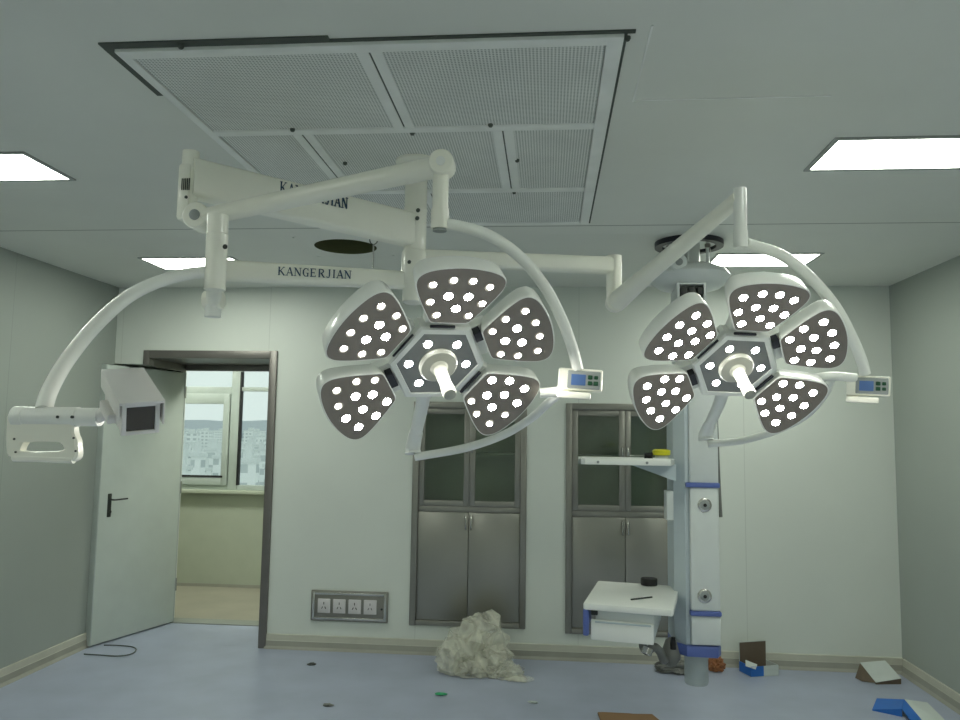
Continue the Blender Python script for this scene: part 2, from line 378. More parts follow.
# towers: direction through the window
def tower(x, y, sx, sy, h, rz):
    t = thing('apartment_tower', 'high-rise block coloured pale for haze in the city beyond the corridor window', 'building', (x, y, GZ), 'city blocks beyond the corridor window'); t.rotation_euler.z = rz
    bm = B(); m = Matrix.Translation((x, y, GZ)) @ Matrix.Rotation(rz, 4, 'Z')
    box(bm, (-sx / 2, -sy / 2, 0), (sx / 2, sy / 2, h), 0, m); obj('tower_block', bm, 'tower', t, False)
    bm = B(); box(bm, (-sx * .22, -sy * .22, h), (sx * .18, sy * .2, h + 3.2), 0, m); box(bm, (-sx / 2 - .3, -sy / 2 - .3, h), (sx / 2 + .3, sy / 2 + .3, h + .7), 0, m); obj('roof', bm, 'hazed_roof', t, False)
placed = []
for row, (Y, n) in enumerate(((150, 6), (200, 9), (270, 10), (370, 11), (500, 12), (720, 12), (1000, 12))):
    for i in range(n):
        px = 178 + 100 * (i + .5 + random.uniform(-.3, .3)) / n
        c = atY(px, 450, Y + random.uniform(-20, 20)); topy = 470 - row * 6.0 + random.uniform(-14, 7)
        top = atY(px, max(431, topy), c.y).z
        sx = Y * random.uniform(.012, .022)
        if top - GZ > 4 and all(math.hypot(c.x - a, c.y - b_) > (sx + s_) * .95 for a, b_, s_ in placed):
            placed.append((c.x, c.y, sx)); tower(c.x, c.y, sx, sx * random.uniform(.6, 1), top - GZ, random.uniform(-.5, .5))
bm = B()
for i in range(420):
    Y = random.uniform(95, 330); px = random.uniform(165, 290); c = atY(px, 460, Y); r = random.uniform(2., 4.)
    if any(math.hypot(c.x - a, c.y - b_) < s_ * .75 + r + 1 for a, b_, s_ in placed): continue
    bmesh.ops.create_icosphere(bm, subdivisions=1, radius=r, matrix=Matrix.Translation((c.x, c.y, GZ + r * .9)))
tag(obj('tree_canopy', bm, 'tree'), 'distant grey-green tree tops between the city blocks beyond the window', 'trees', kind='stuff')

# ------------------------------------------------------------------ ceiling lights and laminar vent
def ceiling_light(x0, y0, x1, y1, label, H=H):
    t = thing('ceiling_light', label, 'light', ((x0 + x1) / 2, (y0 + y1) / 2, H), 'rectangular ceiling light panels')
    bm = B(); b = .018; z0, z1 = H - .006, H
    for lo, hi in (((x0 - b, y0 - b), (x1 + b, y0)), ((x0 - b, y1), (x1 + b, y1 + b)), ((x0 - b, y0), (x0, y1)), ((x1, y0), (x1 + b, y1))): box(bm, (*lo, z0), (*hi, z1))
    obj('light_frame', bm, 'light_frame', t, False)
    bm = B(); box(bm, (x0, y0, H - .004), (x1, y1, H)); obj('diffuser', bm, 'diffuser', t, False)['label'] = 'glowing white diffuser'
ceiling_light(1.06, 2.87, 1.66, 3.19, 'bright rectangular ceiling light panel at the right edge of the photo')
ceiling_light(-2.72, 2.86, -2.12, 3.17, 'bright rectangular ceiling light panel at the left edge of the photo')
ceiling_light(1.02, 4.70, 1.61, 5.03, 'bright rectangular ceiling light panel beside the equipment column ceiling mount')
ceiling_light(-2.63, 4.72, -2.03, 5.04, 'bright rectangular ceiling light panel above the open door')
for x in (-2.72, 1.06):
    for y in (1.05, -.9): ceiling_light(x, y, x + .6, y + .31, 'rectangular ceiling light panel out of sight behind the camera')

for x in (-4.6, -2.6): ceiling_light(x, 6.85, x + 1.2, 7.15, 'rectangular ceiling light panel out of sight in the corridor', H - .02)
v = thing('ceiling_vent', 'large perforated laminar airflow ceiling vent above the surgical lamps', 'vent', (-.54, 3, H))
bm = B(); vx0, vx1, vy0, vy1 = -1.26, .20, 2.05, 3.95
xs_, fw = {}, .022
zt, zb = H, H - .016
box(bm, (vx0, vy0, zb), (vx1, vy0 + .045, zt), .002); box(bm, (vx0, vy1 - .03, zb), (vx1, vy1, zt), .002); box(bm, (vx0, vy0, zb), (vx0 + .03, vy1, zt), .002); box(bm, (vx1 - .045, vy0, zb), (vx1, vy1, zt), .002)
ry = [2.67, 3.385]
for y in ry: box(bm, (vx0, y - fw, zb + .001), (vx1, y + fw, zt), .002)
splits = [(vy0, ry[0], [-.52]), (ry[0], ry[1], [-.91, -.17]), (ry[1], vy1, [-.54])]
for a, b_, ss in splits:
    for s in ss:
        box(bm, (s - .038, a, zb + .001), (s - .003, b_, zt), .002); box(bm, (s + .003, a, zb + .001), (s + .038, b_, zt), .002)
obj('vent_frame', bm, 'vent_frame', v)
for a, b_, ss in splits:
    e = [vx0 + .03] + ss + [vx1 - .045]
    for i in range(len(e) - 1):
        bm = B(); box(bm, (e[i] + .004, a + .02, H - .010), (e[i + 1] - .004, b_ - .02, H - .002)); obj('grille_panel', bm, 'grille', v, False)
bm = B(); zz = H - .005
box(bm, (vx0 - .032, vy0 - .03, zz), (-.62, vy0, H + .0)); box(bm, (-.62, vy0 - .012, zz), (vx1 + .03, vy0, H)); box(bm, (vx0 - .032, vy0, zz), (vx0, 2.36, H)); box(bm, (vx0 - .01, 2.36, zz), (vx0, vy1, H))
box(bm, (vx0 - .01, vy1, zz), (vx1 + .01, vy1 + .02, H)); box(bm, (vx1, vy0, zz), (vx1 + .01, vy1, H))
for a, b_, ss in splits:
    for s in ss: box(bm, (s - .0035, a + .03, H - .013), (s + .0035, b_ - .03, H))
obj('gap_shade', bm, 'gap_shade_fittings', v, False)['label'] = 'dark strip standing in for the shade of the open gap round the vent frame'  # solid dark strips paint in the shade of the open gap
for x, y in ((.21, 2.06), (-1.05, 2.03), (-.93, 2.645), (-.50, 2.70), (-.21, 2.64), (-.13, 3.0), (-.16, 3.41), (-.83, 3.0), (-1.28, 3.8)):
    bm = B(); lathe(bm, [(.006, H - .021), (.009, H - .016), (.009, H - .01)], 12, Matrix.Translation((x, y, 0))); obj('clip', bm, 'gap_shade_fittings', v)
# second access-panel outline to the right of the vent
bm = B()
for lo, hi in (((.27, 2.02), (.274, 2.5)), ((.27, 2.49), (.9, 2.494))): box(bm, (*lo, H - .002), (*hi, H))
struct('trim_5', bm, 'vent_frame')

hk = atZ(374, 229, H); hb = atY(374, 268, hk.y)
t = thing('ceiling_hook', 'thin metal hook wire hanging from the ceiling by the dark round hole', 'hook', (hk.x, hk.y, H))
bm = B(); tube(bm, [hk, hk - Vector((0, 0, .035))], .004, 8)
ringc = hk - Vector((0, 0, .06)); tube(bm, [ringc + Vector((.022 * math.cos(a), 0, .026 * math.sin(a))) for a in [PI / 2 + i * PI / 6 for i in range(13)]], .003, 8)
obj('ring', bm, 'gap_shade_fittings', t)
bm = B(); tube(bm, [hk - Vector((0, 0, .085)), Vector((hk.x, hk.y, hb.z))], .0045, 8); obj('rod', bm, 'silver', t)

# ------------------------------------------------------------------ built-in cabinets
def cabinet(x0, x1, z0, z1, label):
    t = thing('cabinet', label, 'cabinet', ((x0 + x1) / 2, D, z0)); W = x1 - x0
    f = .045; y0 = D - .014
    bm = B()
    for lo, hi in (((x0, z0), (x0 + f, z1)), ((x1 - f, z0), (x1, z1)), ((x0 + f, z0), (x1 - f, z0 + f * .8)), ((x0 + f, z1 - f), (x1 - f, z1))): box(bm, (lo[0] - .0, y0, lo[1]), (hi[0], D + .05, hi[1]), .004)
    zm = z0 + (z1 - z0) * .515
    box(bm, (x0 + f, D + .006, zm - .02), (x1 - f, D + .05, zm + .02), .003)
    obj('cabinet_frame', bm, 'steel_frame', t)
    bm = B(); box(bm, (x0 + .01, D + .32, z0 + .01), (x1 - .01, D + .335, z1 - .01)); box(bm, (x0 + .005, D + .05, z0), (x0 + .018, D + .33, z1)); box(bm, (x1 - .018, D + .05, z0), (x1 - .005, D + .33, z1))
    box(bm, (x0 + .01, D + .05, z0 + .005), (x1 - .01, D + .33, z0 + .02)); box(bm, (x0 + .01, D + .05, z1 - .02), (x1 - .01, D + .33, z1 - .005))
    obj('cabinet_body', bm, 'steel_inner', t, False)
    zu0, zu1 = zm + .02, z1 - f; zs_ = zu0 + (zu1 - zu0) * .52
    bm = B(); box(bm, (x0 + .02, D + .035, zs_), (x1 - .02, D + .31, zs_ + .02)); obj('shelf', bm, 'steel_door', t, False)
    xm = (x0 + x1) / 2
    for s in (-1, 1):
        a, b_ = (x0 + f + .002, xm - .002) if s < 0 else (xm + .002, x1 - f - .002); r = .04
        bm = B(); ya, yb = D + .0, D + .022; A, Z_ = zu0 + .003, zu1 - .003
        for lo, hi in (((a, A), (a + r, Z_)), ((b_ - r, A), (b_, Z_)), ((a + r, A), (b_ - r, A + r)), ((a + r, Z_ - r), (b_ - r, Z_))): box(bm, (lo[0], ya, lo[1]), (hi[0], yb, hi[1]), .002)
        d = obj('glazed_door', bm, 'steel_frame', t)
        bm = B(); box(bm, (a + r - .004, D + .01, A + r - .004), (b_ - r + .004, D + .014, Z_ - r + .004)); obj('glass_pane', bm, 'pane_glass', d, False)
        hx = xm + s * .02
        bm = B(); z_ = zs_ + .02; tube(bm, [(hx, D, z_), (hx, D - .03, z_ + .004), (hx, D - .03, z_ + .056), (hx, D, z_ + .06)], .006, 10, 3); obj('handle', bm, 'silver', d)
        bm = B(); box(bm, (a, D + .0, z0 + f * .8 + .003), (b_, D + .022, zm - .023), .004); d = obj('steel_door', bm, 'steel_door', t)
        bm = B(); z_ = zm - .14; tube(bm, [(hx, D, z_), (hx, D - .03, z_ + .004), (hx, D - .03, z_ + .086), (hx, D, z_ + .09)], .006, 10, 3); obj('handle', bm, 'silver', d)
cabinet(*CAB[0], 'built-in stainless steel cabinet with glazed upper doors, right of the socket panel')
cabinet(*CAB[1], 'built-in stainless steel cabinet with glazed upper doors, partly behind the equipment column')

# socket panel
p0, p1 = atY(312, 590, D), atY(388, 621, D); t = thing('socket_panel', 'stainless wall panel with four white power sockets, low on the back wall', 'power outlet', (-1.446, D, .21))
sx0, sx1, sz0, sz1 = -1.735, -1.158, .212, .432
bm = B(); box(bm, (sx0, D - .018, sz0), (sx1, D, sz1), .006); obj('panel_plate', bm, 'steel_frame', t)
bm = B()
for lo, hi in (((sx0 + .012, sz0 + .012), (sx0 + .03, sz1 - .012)), ((sx1 - .03, sz0 + .012), (sx1 - .012, sz1 - .012)), ((sx0 + .03, sz1 - .03), (sx1 - .03, sz1 - .012)), ((sx0 + .03, sz0 + .012), (sx1 - .03, sz0 + .03))): box(bm, (lo[0], D - .024, lo[1]), (hi[0], D - .017, hi[1]), .002)
obj('panel_rim', bm, 'silver', t)
for i in range(4):
    x = sx0 + .055 + i * .115; bm = B(); box(bm, (x, D - .026, sz0 + .06), (x + .092, D - .017, sz1 - .06), .003); s = obj('power_socket', bm, 'switch_plate', t)
    bm = B(); cx, cz = x + .046, (sz0 + sz1) / 2
    for dx, dz, rz in ((-.012, -.012, .5), (.012, -.012, -.5), (0, .02, 0)):
        box(bm, (-.002, -.002, -.008), (.002, .002, .008), 0, Matrix.Translation((cx + dx, D - .0265, cz + dz)) @ Matrix.Rotation(rz, 4, 'Y'))
    obj('socket_holes', bm, 'wire_dark', s, False)
bm = B(); lathe(bm, [(.008, 0), (.008, .005), (.003, .007)], 12, axis_m((sx1 - .045, D - .018, .31), (0, -1, 0))); obj('lock_knob', bm, 'wire_dark', t)

# ------------------------------------------------------------------ lettering (serif capitals drawn as strokes)
GLY = {
 'K': [((.12, 0), (.12, 1), .16), ((.16, .42), (.68, 1), .07), ((.3, .55), (.74, 0), .15), ('s', .12, 0), ('s', .12, 1), ('s', .68, 1), ('s', .76, 0)],
 'A': [((.08, 0), (.42, 1), .07), ((.42, 1), (.76, 0), .16), ((.2, .33), (.62, .33), .07), ('s', .08, 0), ('s', .76, 0)],
 'N': [((.12, 0), (.12, 1), .07), ((.12, .97), (.74, .03), .16), ((.74, 0), (.74, 1), .07), ('s', .12, 0), ('s', .08, 1), ('s', .74, 1)],
 'G': [((.70, .80), (.58, .96), .07), ((.58, .96), (.36, .98), .07), ((.36, .98), (.16, .76), .11), ((.16, .76), (.13, .5), .16), ((.13, .5), (.16, .24), .16), ((.16, .24), (.36, .02), .11), ((.36, .02), (.58, .04), .07), ((.58, .04), (.68, .14), .08), ((.68, 0), (.68, .42), .14), ('s', .64, .42), ((.71, .7), (.71, 1), .05)],
 'E': [((.14, 0), (.14, 1), .16), ((.08, .97), (.66, .97), .07), ((.14, .5), (.5, .5), .07), ((.08, .03), (.68, .03), .07), ((.65, .8), (.65, 1), .05), ((.67, 0), (.67, .22), .05), ((.5, .4), (.5, .6), .05), ('s', .12, 0), ('s', .12, 1)],
 'R': [((.14, 0), (.14, 1), .16), ((.08, .97), (.5, .97), .07), ((.5, .97), (.65, .82), .12), ((.65, .82), (.62, .62), .15), ((.62, .62), (.46, .51), .1), ((.46, .51), (.14, .51), .07), ((.38, .5), (.72, 0), .15), ('s', .14, 0), ('s', .76, 0)],
 'J': [((.42, .2), (.42, 1), .16), ((.42, .22), (.32, .0), .12), ((.32, .0), (.14, .0), .07), ((.14, .0), (.1, .14), .12), ('s', .42, 1)],
 'I': [((.3, 0), (.3, 1), .16), ('s', .3, 0), ('s', .3, 1)]}
def lettering(text, origin, xd, yd, h, width):
    """strokes on the plane through origin spanned by xd, yd"""
    bm = B(); adv = [.62 if c == 'I' else (.68 if c == 'J' else .98) for c in text]; tot = sum(adv); sc = width / tot; x0 = 0
    n = xd.cross(yd).normalized(); k = 0
    def quad(a, b_, wd):
        nonlocal k
        a, b_ = Vector(a), Vector(b_); d = (b_ - a); q = Vector((-d.y, d.x)).normalized() * wd / 2; k += 1
        vs = []
        for z in (0, .0012 + .00004 * k):
            for p in (a - q, b_ - q, b_ + q, a + q): vs.append(bm.verts.new(origin + xd * (x0 * sc + p.x * sc) + yd * (p.y * h) + n * z))
        bm.faces.new(vs[4:]); bm.faces.new(vs[:4])
        for i in range(4): bm.faces.new((vs[i], vs[(i + 1) % 4], vs[4 + (i + 1) % 4], vs[4 + i]))
    for c, a in zip(text, adv):
        for s in GLY[c]:
            if s[0] == 's': y = .03 if s[2] == 0 else (.97 if s[2] == 1 else s[2]); quad((s[1] - .14, y), (s[1] + .14, y), .055)
            else: quad(*s)
        x0 += a
    return bm

# ------------------------------------------------------------------ ceiling arm system
COLX, COLY = -.535, 3.0
arm = thing('ceiling_arm_mount', 'white ceiling column with three jointed suspension arms carrying lamps and camera', 'medical arm', (COLX, COLY, H))
bm = B(); lathe(bm, [(.085, H - .0005), (.085, H - .02), (.06, H - .035), (.05, H - .04)], 40, Matrix.Translation((COLX, COLY, 0)) @ Matrix.Diagonal((1, 1, 1, 1))); obj('ceiling_flange', bm, 'white_enamel', arm)
def zc(py): return atY(414, py, COLY - .05).z
bm = B()
lathe(bm, [(.045, H - .03), (.045, zc(205)), (.047, zc(206)), (.047, zc(208)), (.045, zc(209)), (.045, zc(248)), (.05, zc(249)), (.052, zc(252)), (.052, zc(282)), (.045, zc(287)), (.045, zc(300)), (.03, zc(302))], 40, Matrix.Translation((COLX, COLY, 0)))
obj('column', bm, 'white_enamel', arm)
for py, a in ((178, -1.9), (210, -1.2), (218, -1.25), (262, -1.8)):
    bm = B(); lathe(bm, [(.008, 0), (.008, .006), (.003, .007)], 12, axis_m((COLX + .046 * math.cos(a), COLY + .046 * math.sin(a), zc(py)), (math.cos(a), math.sin(a), 0))); obj('screw', bm, 'gap_shade_fittings', arm)
def beam(bm, a, b_, hgt, wid, h2=None):
    a, b_ = Vector(a), Vector(b_); d = (b_ - a).normalized(); s = Vector((0, 0, 1)).cross(d).normalized(); h2 = h2 or hgt; out = []
    for p, hh in ((a, hgt), (b_, h2)):
        r = min(wid * .3, .014); ring = []
        for cx, cz, a0 in ((wid / 2 - r, hh / 2 - r, 0), (-wid / 2 + r, hh / 2 - r, PI / 2), (-wid / 2 + r, -hh / 2 + r, PI), (wid / 2 - r, -hh / 2 + r, 1.5 * PI)):
            for i in range(5): t = a0 + i * PI / 8; ring.append(p + s * (cx + r * math.cos(t)) + Vector((0, 0, cz + r * math.sin(t))))
        out.append(ring)
    rings(bm, out)
# arm A: upper, to the left
zA = atY(418, 231, COLY).z; A1 = atZ(190, 178, zA)
zB = atY(400, 281, COLY).z; B1 = atZ(215, 270, zB)
zC = atY(440, 257, COLY).z; C1 = atZ(614, 266, zC)
print('arms', A1, B1, C1)
bm = B(); c0 = Vector((COLX, COLY, zA)); beam(bm, c0, A1, .135, .07, .125); armA = obj('extension_arm', bm, 'white_enamel', arm)
def arm_text(a, b_, wid, px0, px1, py0, py1, hgt, parent):
    """letters on the camera side of a beam"""
    d = (b_ - a).normalized()
    if d.x < 0: d = -d; 
    s = Vector((0, 0, 1)).cross(d).normalized(); s = s if s.y < 0 else -s
    base = a + s * (wid / 2 + .0006)
    def hit(px, py):
        r = _ray(px, py); n = s; k = (base - EYE).dot(n) / r.dot(n); return EYE + r * k
    p, q = hit(px0, py0), hit(px1, py1); xd = d
    obj('lettering', lettering('KANGERJIAN', Vector((p.x, p.y, p.z)), xd, Vector((0, 0, 1)), hgt, (q - p).dot(d)), 'lettering', parent, False)['label'] = 'dark blue brand lettering along the arm'
arm_text(c0, A1, .07, 280, 348, 193, 211, .042, armA)
bm = B(); c0 = Vector((COLX, COLY, zB)); beam(bm, c0, B1, .068, .06, .078); armB = obj('extension_arm', bm, 'white_enamel', arm)
arm_text(c0, B1, .06, 278, 352, 275, 281, .032, armB)
bm = B(); c0 = Vector((COLX, COLY, zC)); beam(bm, c0, C1, .06, .06, .07); armC = obj('extension_arm', bm, 'white_enamel', arm)
# end posts and knuckles
def knuckle(bm, p, r, d, wid): lathe(bm, [(r * .9, -wid / 2), (r, -wid / 2 + .004), (r, wid / 2 - .004), (r * .9, wid / 2)], 28, axis_m(p, d))
def Y_(px, py, Y): return atY(px, py, Y)
# A end
topA = Y_(189, 152, A1.y); kA = Y_(200, 218, A1.y - .01)
bm = B(); e = Vector((A1.x, A1.y, topA.z)); tube(bm, [e, Vector((A1.x, A1.y, kA.z + .03))], .027, 24); box(bm, (A1.x - .027, A1.y - .032, kA.z - .01), (A1.x + .015, A1.y + .03, zA + .04), .012)
knuckle(bm, kA, .042, (0, 1, 0), .075); pA = obj('arm_end_post', bm, 'white_enamel', arm)
bm = B(); lathe(bm, [(.017, 0), (.017, .004), (.012, .005)], 20, axis_m(kA - Vector((0, .037, 0)), (0, -1, 0))); obj('pivot_cap', bm, 'panel_grey', pA)
bm = B(); q = Y_(186, 184, A1.y - .036)
for i in range(5): box(bm, (q.x - .014 + i * .006, A1.y - .0365, q.z - .018), (q.x - .0132 + i * .006, A1.y - .0345, q.z + .018))
obj('type_plate', bm, 'wire_dark', pA, False)
bm = B(); q = Y_(186, 197, A1.y - .036); lathe(bm, [(.005, 0), (.005, .003), (.002, .004)], 12, axis_m((q.x, A1.y - .034, q.z), (0, -1, 0))); obj('screw', bm, 'wire_dark', pA)
# spring arm of lamp one
YS1 = 1.93; kL = Y_(441, 166, YS1)
bm = B(); tube(bm, [kA, kA.lerp(kL, .12), kA.lerp(kL, .5), kL], (.027, .029), 24); sa = obj('spring_arm', bm, 'white_enamel', arm)
bm = B(); knuckle(bm, kL + Vector((.003, 0, .003)), .033, (0, 1, 0), .06); lo = Y_(441, 229, YS1)
tube(bm, [(kL.x, kL.y, kL.z), (kL.x, kL.y, lo.z + .05)], .021, 24); tube(bm, [(kL.x, kL.y, lo.z + .052), (kL.x, kL.y, lo.z)], .0235, 24)
obj('drop_post', bm, 'white_enamel', arm)
bm = B(); lathe(bm, [(.012, 0), (.012, .003), (.006, .004)], 16, axis_m(kL + Vector((.003, -.03, .003)), (0, -1, 0))); obj('pivot_cap', bm, 'cool_enamel', arm)
bm = B(); tube(bm, [(kL.x, kL.y, lo.z), (kL.x, kL.y, lo.z - .006)], .018, 20); obj('post_end_cap', bm, 'panel_grey', arm)
LOW1 = Vector((kL.x, kL.y, lo.z))
# B end post, spring arm toward the camera, drop cylinder
b_top = Y_(212, 258, B1.y); b_bot = Y_(212, 317, B1.y)
bm = B(); tube(bm, [(B1.x, B1.y, b_top.z), (B1.x, B1.y, b_bot.z + .02), (B1.x + .0, B1.y, b_bot.z)], .03, 24); obj('arm_end_post', bm, 'cool_enamel', arm)
YB = 1.9; s2 = Y_(218, 222, YB); s1 = Vector((B1.x, B1.y, Y_(208, 300, B1.y).z))
bm = B(); tube(bm, [s1, s2], (.027, .026), 24); knuckle(bm, s1, .035, (1, 0, 0), .07); obj('spring_arm', bm, 'white_enamel', arm)
lo2 = Y_(215, 290, YB); jz = Y_(215, 234, YB).z
bm = B(); tube(bm, [(s2.x, YB, s2.z + .018), (s2.x, YB, jz)], .0265, 24); tube(bm, [(s2.x, YB, jz - .002), (s2.x, YB, lo2.z)], .0275, 24); tube(bm, [(s2.x, YB, jz + .001), (s2.x, YB, jz - .003)], .024, 24); p_ = obj('drop_post', bm, 'white_enamel', arm)
bm = B(); q = Y_(225, 247, YB - .027); lathe(bm, [(.006, 0), (.006, .006), (.002, .008)], 12, axis_m((q.x, q.y, q.z), (.5, -1, 0))); obj('screw', bm, 'wire_dark', p_)
LOW2 = Vector((s2.x, YB, 0))
# C end post, spring arm to lamp two
kC = Y_(615, 302, C1.y); ct = Y_(614, 256, C1.y)
bm = B(); tube(bm, [(C1.x, C1.y, ct.z), (C1.x, C1.y, kC.z - .01)], .032, 24); knuckle(bm, Vector((C1.x + .005, C1.y, kC.z)), .04, (0, 1, 0), .07); pc = obj('arm_end_post', bm, 'white_enamel', arm)
bm = B(); lathe(bm, [(.012, 0), (.012, .004), (.008, .005)], 16, axis_m((C1.x, C1.y - .035, kC.z - .01), (0, -1, 0))); obj('pivot_cap', bm, 'panel_grey', pc)
YS2 = 2.25; kR = Y_(740, 197, YS2)
bm = B(); tube(bm, [Vector((C1.x + .01, C1.y, kC.z)), Vector((C1.x, C1.y, kC.z)).lerp(kR, .35), kR], (.042, .022), 24); obj('spring_arm', bm, 'white_enamel', arm)
lo3 = Y_(738, 248, YS2)
bm = B(); tube(bm, [(kR.x, YS2, kR.z + .025), (kR.x, YS2, lo3.z + .05)], .0185, 20); tube(bm, [(kR.x, YS2, lo3.z + .05), (kR.x, YS2, lo3.z)], .0205, 20); p_ = obj('drop_post', bm, 'cool_enamel', arm)
bm = B(); q = Y_(716, 222, YS2 + .17); lathe(bm, [(.006, -.01), (.006, .006), (.002, .008)], 12, axis_m(q, (0, -1, 0))); obj('screw', bm, 'gap_shade_fittings', p_)
LOW3 = Vector((kR.x, YS2, lo3.z))

# ------------------------------------------------------------------ surgical lamps
R0 = .235
def smooth_closed(pts, n=5):
    P = [Vector(p) for p in pts]; m = len(P); out = []
    for i in range(m):
        p0, p1, p2, p3 = P[i - 1], P[i], P[(i + 1) % m], P[(i + 2) % m]
        for k in range(n):
            t = k / n; out.append(.5 * ((2 * p1) + (p2 - p0) * t + (2 * p0 - 5 * p1 + 4 * p2 - p3) * t * t + (3 * p1 - p0 - 3 * p2 + p3) * t ** 3))
    return out
half = [(0, .129), (.028, .129), (.052, .131), (.063, .141), (.082, .172), (.104, .21), (.121, .246), (.127, .268), (.124, .288), (.108, .304), (.080, .315), (.040, .3225)]
PET = [Vector((p.x * .885, .137 + (p.y - .129) * .895)) for p in smooth_closed(half + [(0, .325)] + [(-x, y) for x, y in reversed(half[1:])], 4)]
def offset(poly, d):
    n = len(poly); out = []
    for i in range(n):
        a, b_, c = poly[i - 1], poly[i], poly[(i + 1) % n]; t = (c - a).normalized(); q = Vector((t.y, -t.x)); out.append(b_ + q * d)
    return out
LED_UV = [(-.31, 1.10), (-.105, 1.17), (.105, 1.17), (.31, 1.10), (-.285, .87), (-.105, .96), (.115, .96), (.29, .87), (.02, .79), (-.175, .69), (.185, .69)]
DISH = math.radians(8)
def shape_prism(bm, polys, mtx):
    t = bmesh.new(); rings(t, [[Vector((p.x, p.y, z)) for p in poly] for poly, z in polys]); merge(bm, t, mtx)
def surgical_lamp(loc, rot, label, low, arc, box_c, link, yoke, joint, soft, hr):
    t = thing('surgical_lamp', label, 'surgical lamp', loc, 'round five-petal surgical lamps')
    W = Matrix.Translation(loc) @ Matrix([list(r) + [0] for r in rot] + [[0, 0, 0, 1]])
    sgn = 1
    def led(parent, T, m, core, off):
        bm = B(); t_ = bmesh.new(); n = 20; pt = lambda r, z, k, o=0.: Vector((r * math.cos(2 * PI * k / n) + o, r * math.sin(2 * PI * k / n) + o * .6, z))
        R_ = [[t_.verts.new(pt(a, z, k, o)) for k in range(n)] for a, z, o in ((.0120, .0008, 0), (.0120, .0022, 0), (core, .0022, off))]
        for i in range(2):
            for k in range(n): t_.faces.new((R_[i][k], R_[i][(k + 1) % n], R_[i + 1][(k + 1) % n], R_[i + 1][k])).material_index = 1
        t_.faces.new(list(reversed(R_[0]))).material_index = 1; t_.faces.new(R_[2]).material_index = 0
        merge(bm, t_, W @ T); obj('led_lens', bm, [m, 'led_ring'], parent)
    for ang in (0, -60, -120, 120, 60):
        A = Matrix.Rotation(math.radians(ang), 4, 'Z') @ Matrix.Translation((0, .265, 0)) @ Matrix.Rotation(DISH, 4, 'X') @ Matrix.Translation((0, -.265, 0))
        bm = B(); o = lambda d: offset(PET, d)
        shape_prism(bm, [(o(-.035), -.066), (o(-.012), -.062), (o(-.001), -.048), (o(.0025), -.012), (o(.003), -.001), (o(.002), .0014), (o(.0), .0014), (o(-.001), .0)], W @ A)
        p = obj('lamp_petal', bm, 'cool_enamel', t, True, 50)
        bm = B(); shape_prism(bm, [(o(-.0005), -.004), (o(-.0005), .0015)], W @ A); obj('face_plate', bm, 'lamp_face', p)['label'] = 'grey-brown light face'
        for u, v_ in LED_UV:
            dim = soft and (abs(u) > .2 or v_ < .75 or v_ > 1.15) and not (ang in (120, -120) and u < 0)
            led(p, A @ Matrix.Translation((u * R0, v_ * R0, 0)), 'led', .0082 if dim else .0114, .0014 if dim else 0)
    W0 = W; W = W @ Matrix.Translation((0, 0, -.026))
    hexa = [Vector((math.cos(a), math.sin(a))) for a in [k * PI / 3 for k in range(6)]]
    H_ = lambda r: [p * r for p in hexa]
    bm = B(); shape_prism(bm, [(H_(.09), -.075), (H_(.122), -.06), (H_(.134), -.045), (H_(.134), -.004), (H_(.128), .003), (H_(.113), .004), (H_(.111), -.001)], W)
    for ang in (0, -60, -120, 120, 60): box(bm, (-.052, .10, -.052), (.052, .16, -.02), .004, W @ Matrix.Rotation(math.radians(ang), 4, 'Z'))
    hub = obj('lamp_hub', bm, 'cool_enamel', t, True, 30)
    bm = B(); shape_prism(bm, [(H_(.111), -.004), (H_(.111), .001)], W); obj('face_plate', bm, 'hub_face', hub)['label'] = 'grey hexagonal light face'
    for k in range(6):
        a = k * PI / 3; led(hub, Matrix.Translation((.079 * math.cos(a), .074 * math.sin(a), -.0005)), 'led_cool', .0114, 0)
    for ang, lo_, hi_ in ((0, (-.045, .119, .0), (.02, .124, .0055)), (-60, (-.048, .116, -.03), (-.02, .135, .006)), (-120, (-.04, .119, 0), (.04, .124, .0055)), (120, (-.010, .117, -.03), (.034, .135, .006)), (60, (-.04, .119, 0), (.04, .124, .0055))):
        bm = B(); box(bm, lo_, hi_, .001, W @ Matrix.Rotation(math.radians(ang), 4, 'Z')); obj('hinge_slot_strip', bm, 'dark_plastic_and_slots', hub)  # dark hinges, plus slim strips painting the shade inside the slots
    bm = B(); lathe(bm, [(.0515, .001), (.0515, .010), (.047, .015), (.024, .019), (.0175, .026), (.0155, .08), (.0175, .10), (.0185, .118), (.0165, .126), (.008, .129)], 36, W); obj('sterile_handle', bm, 'handle_ivory', t)
    # swing arc from the drop post to the control box
    bm = B(); tube(bm, [low] + arc, hr, 20, 6); obj('swing_arc', bm, 'cool_enamel', t)
    bm = B(); tube(bm, link, .014, 14, 4); bb = box_c
    obj('link_bar', bm, 'cool_enamel', t)
    # control box faces the camera side
    nrm = (EYE - bb); nrm.z *= .3; nrm.normalize(); zx = Vector((0, 0, 1)); xr = nrm.cross(zx).normalized() * -1; upv = nrm.cross(xr).normalized(); upv = upv if upv.z > 0 else -upv
    xr = upv.cross(nrm).normalized()
    BM = Matrix(((xr.x, upv.x, nrm.x, bb.x), (xr.y, upv.y, nrm.y, bb.y), (xr.z, upv.z, nrm.z, bb.z), (0, 0, 0, 1))) @ Matrix.Rotation(-.06, 4, 'Z')
    bm = B(); box(bm, (-.062, -.03, -.045), (.058, .03, .01), .006, BM); box(bm, (-.062, -.052, -.04), (.028, -.034, .018), .005, BM); box(bm, (-.062, -.045, -.045), (-.03, .02, .0), .005, BM)
    cb = obj('control_box', bm, 'white_enamel', t)
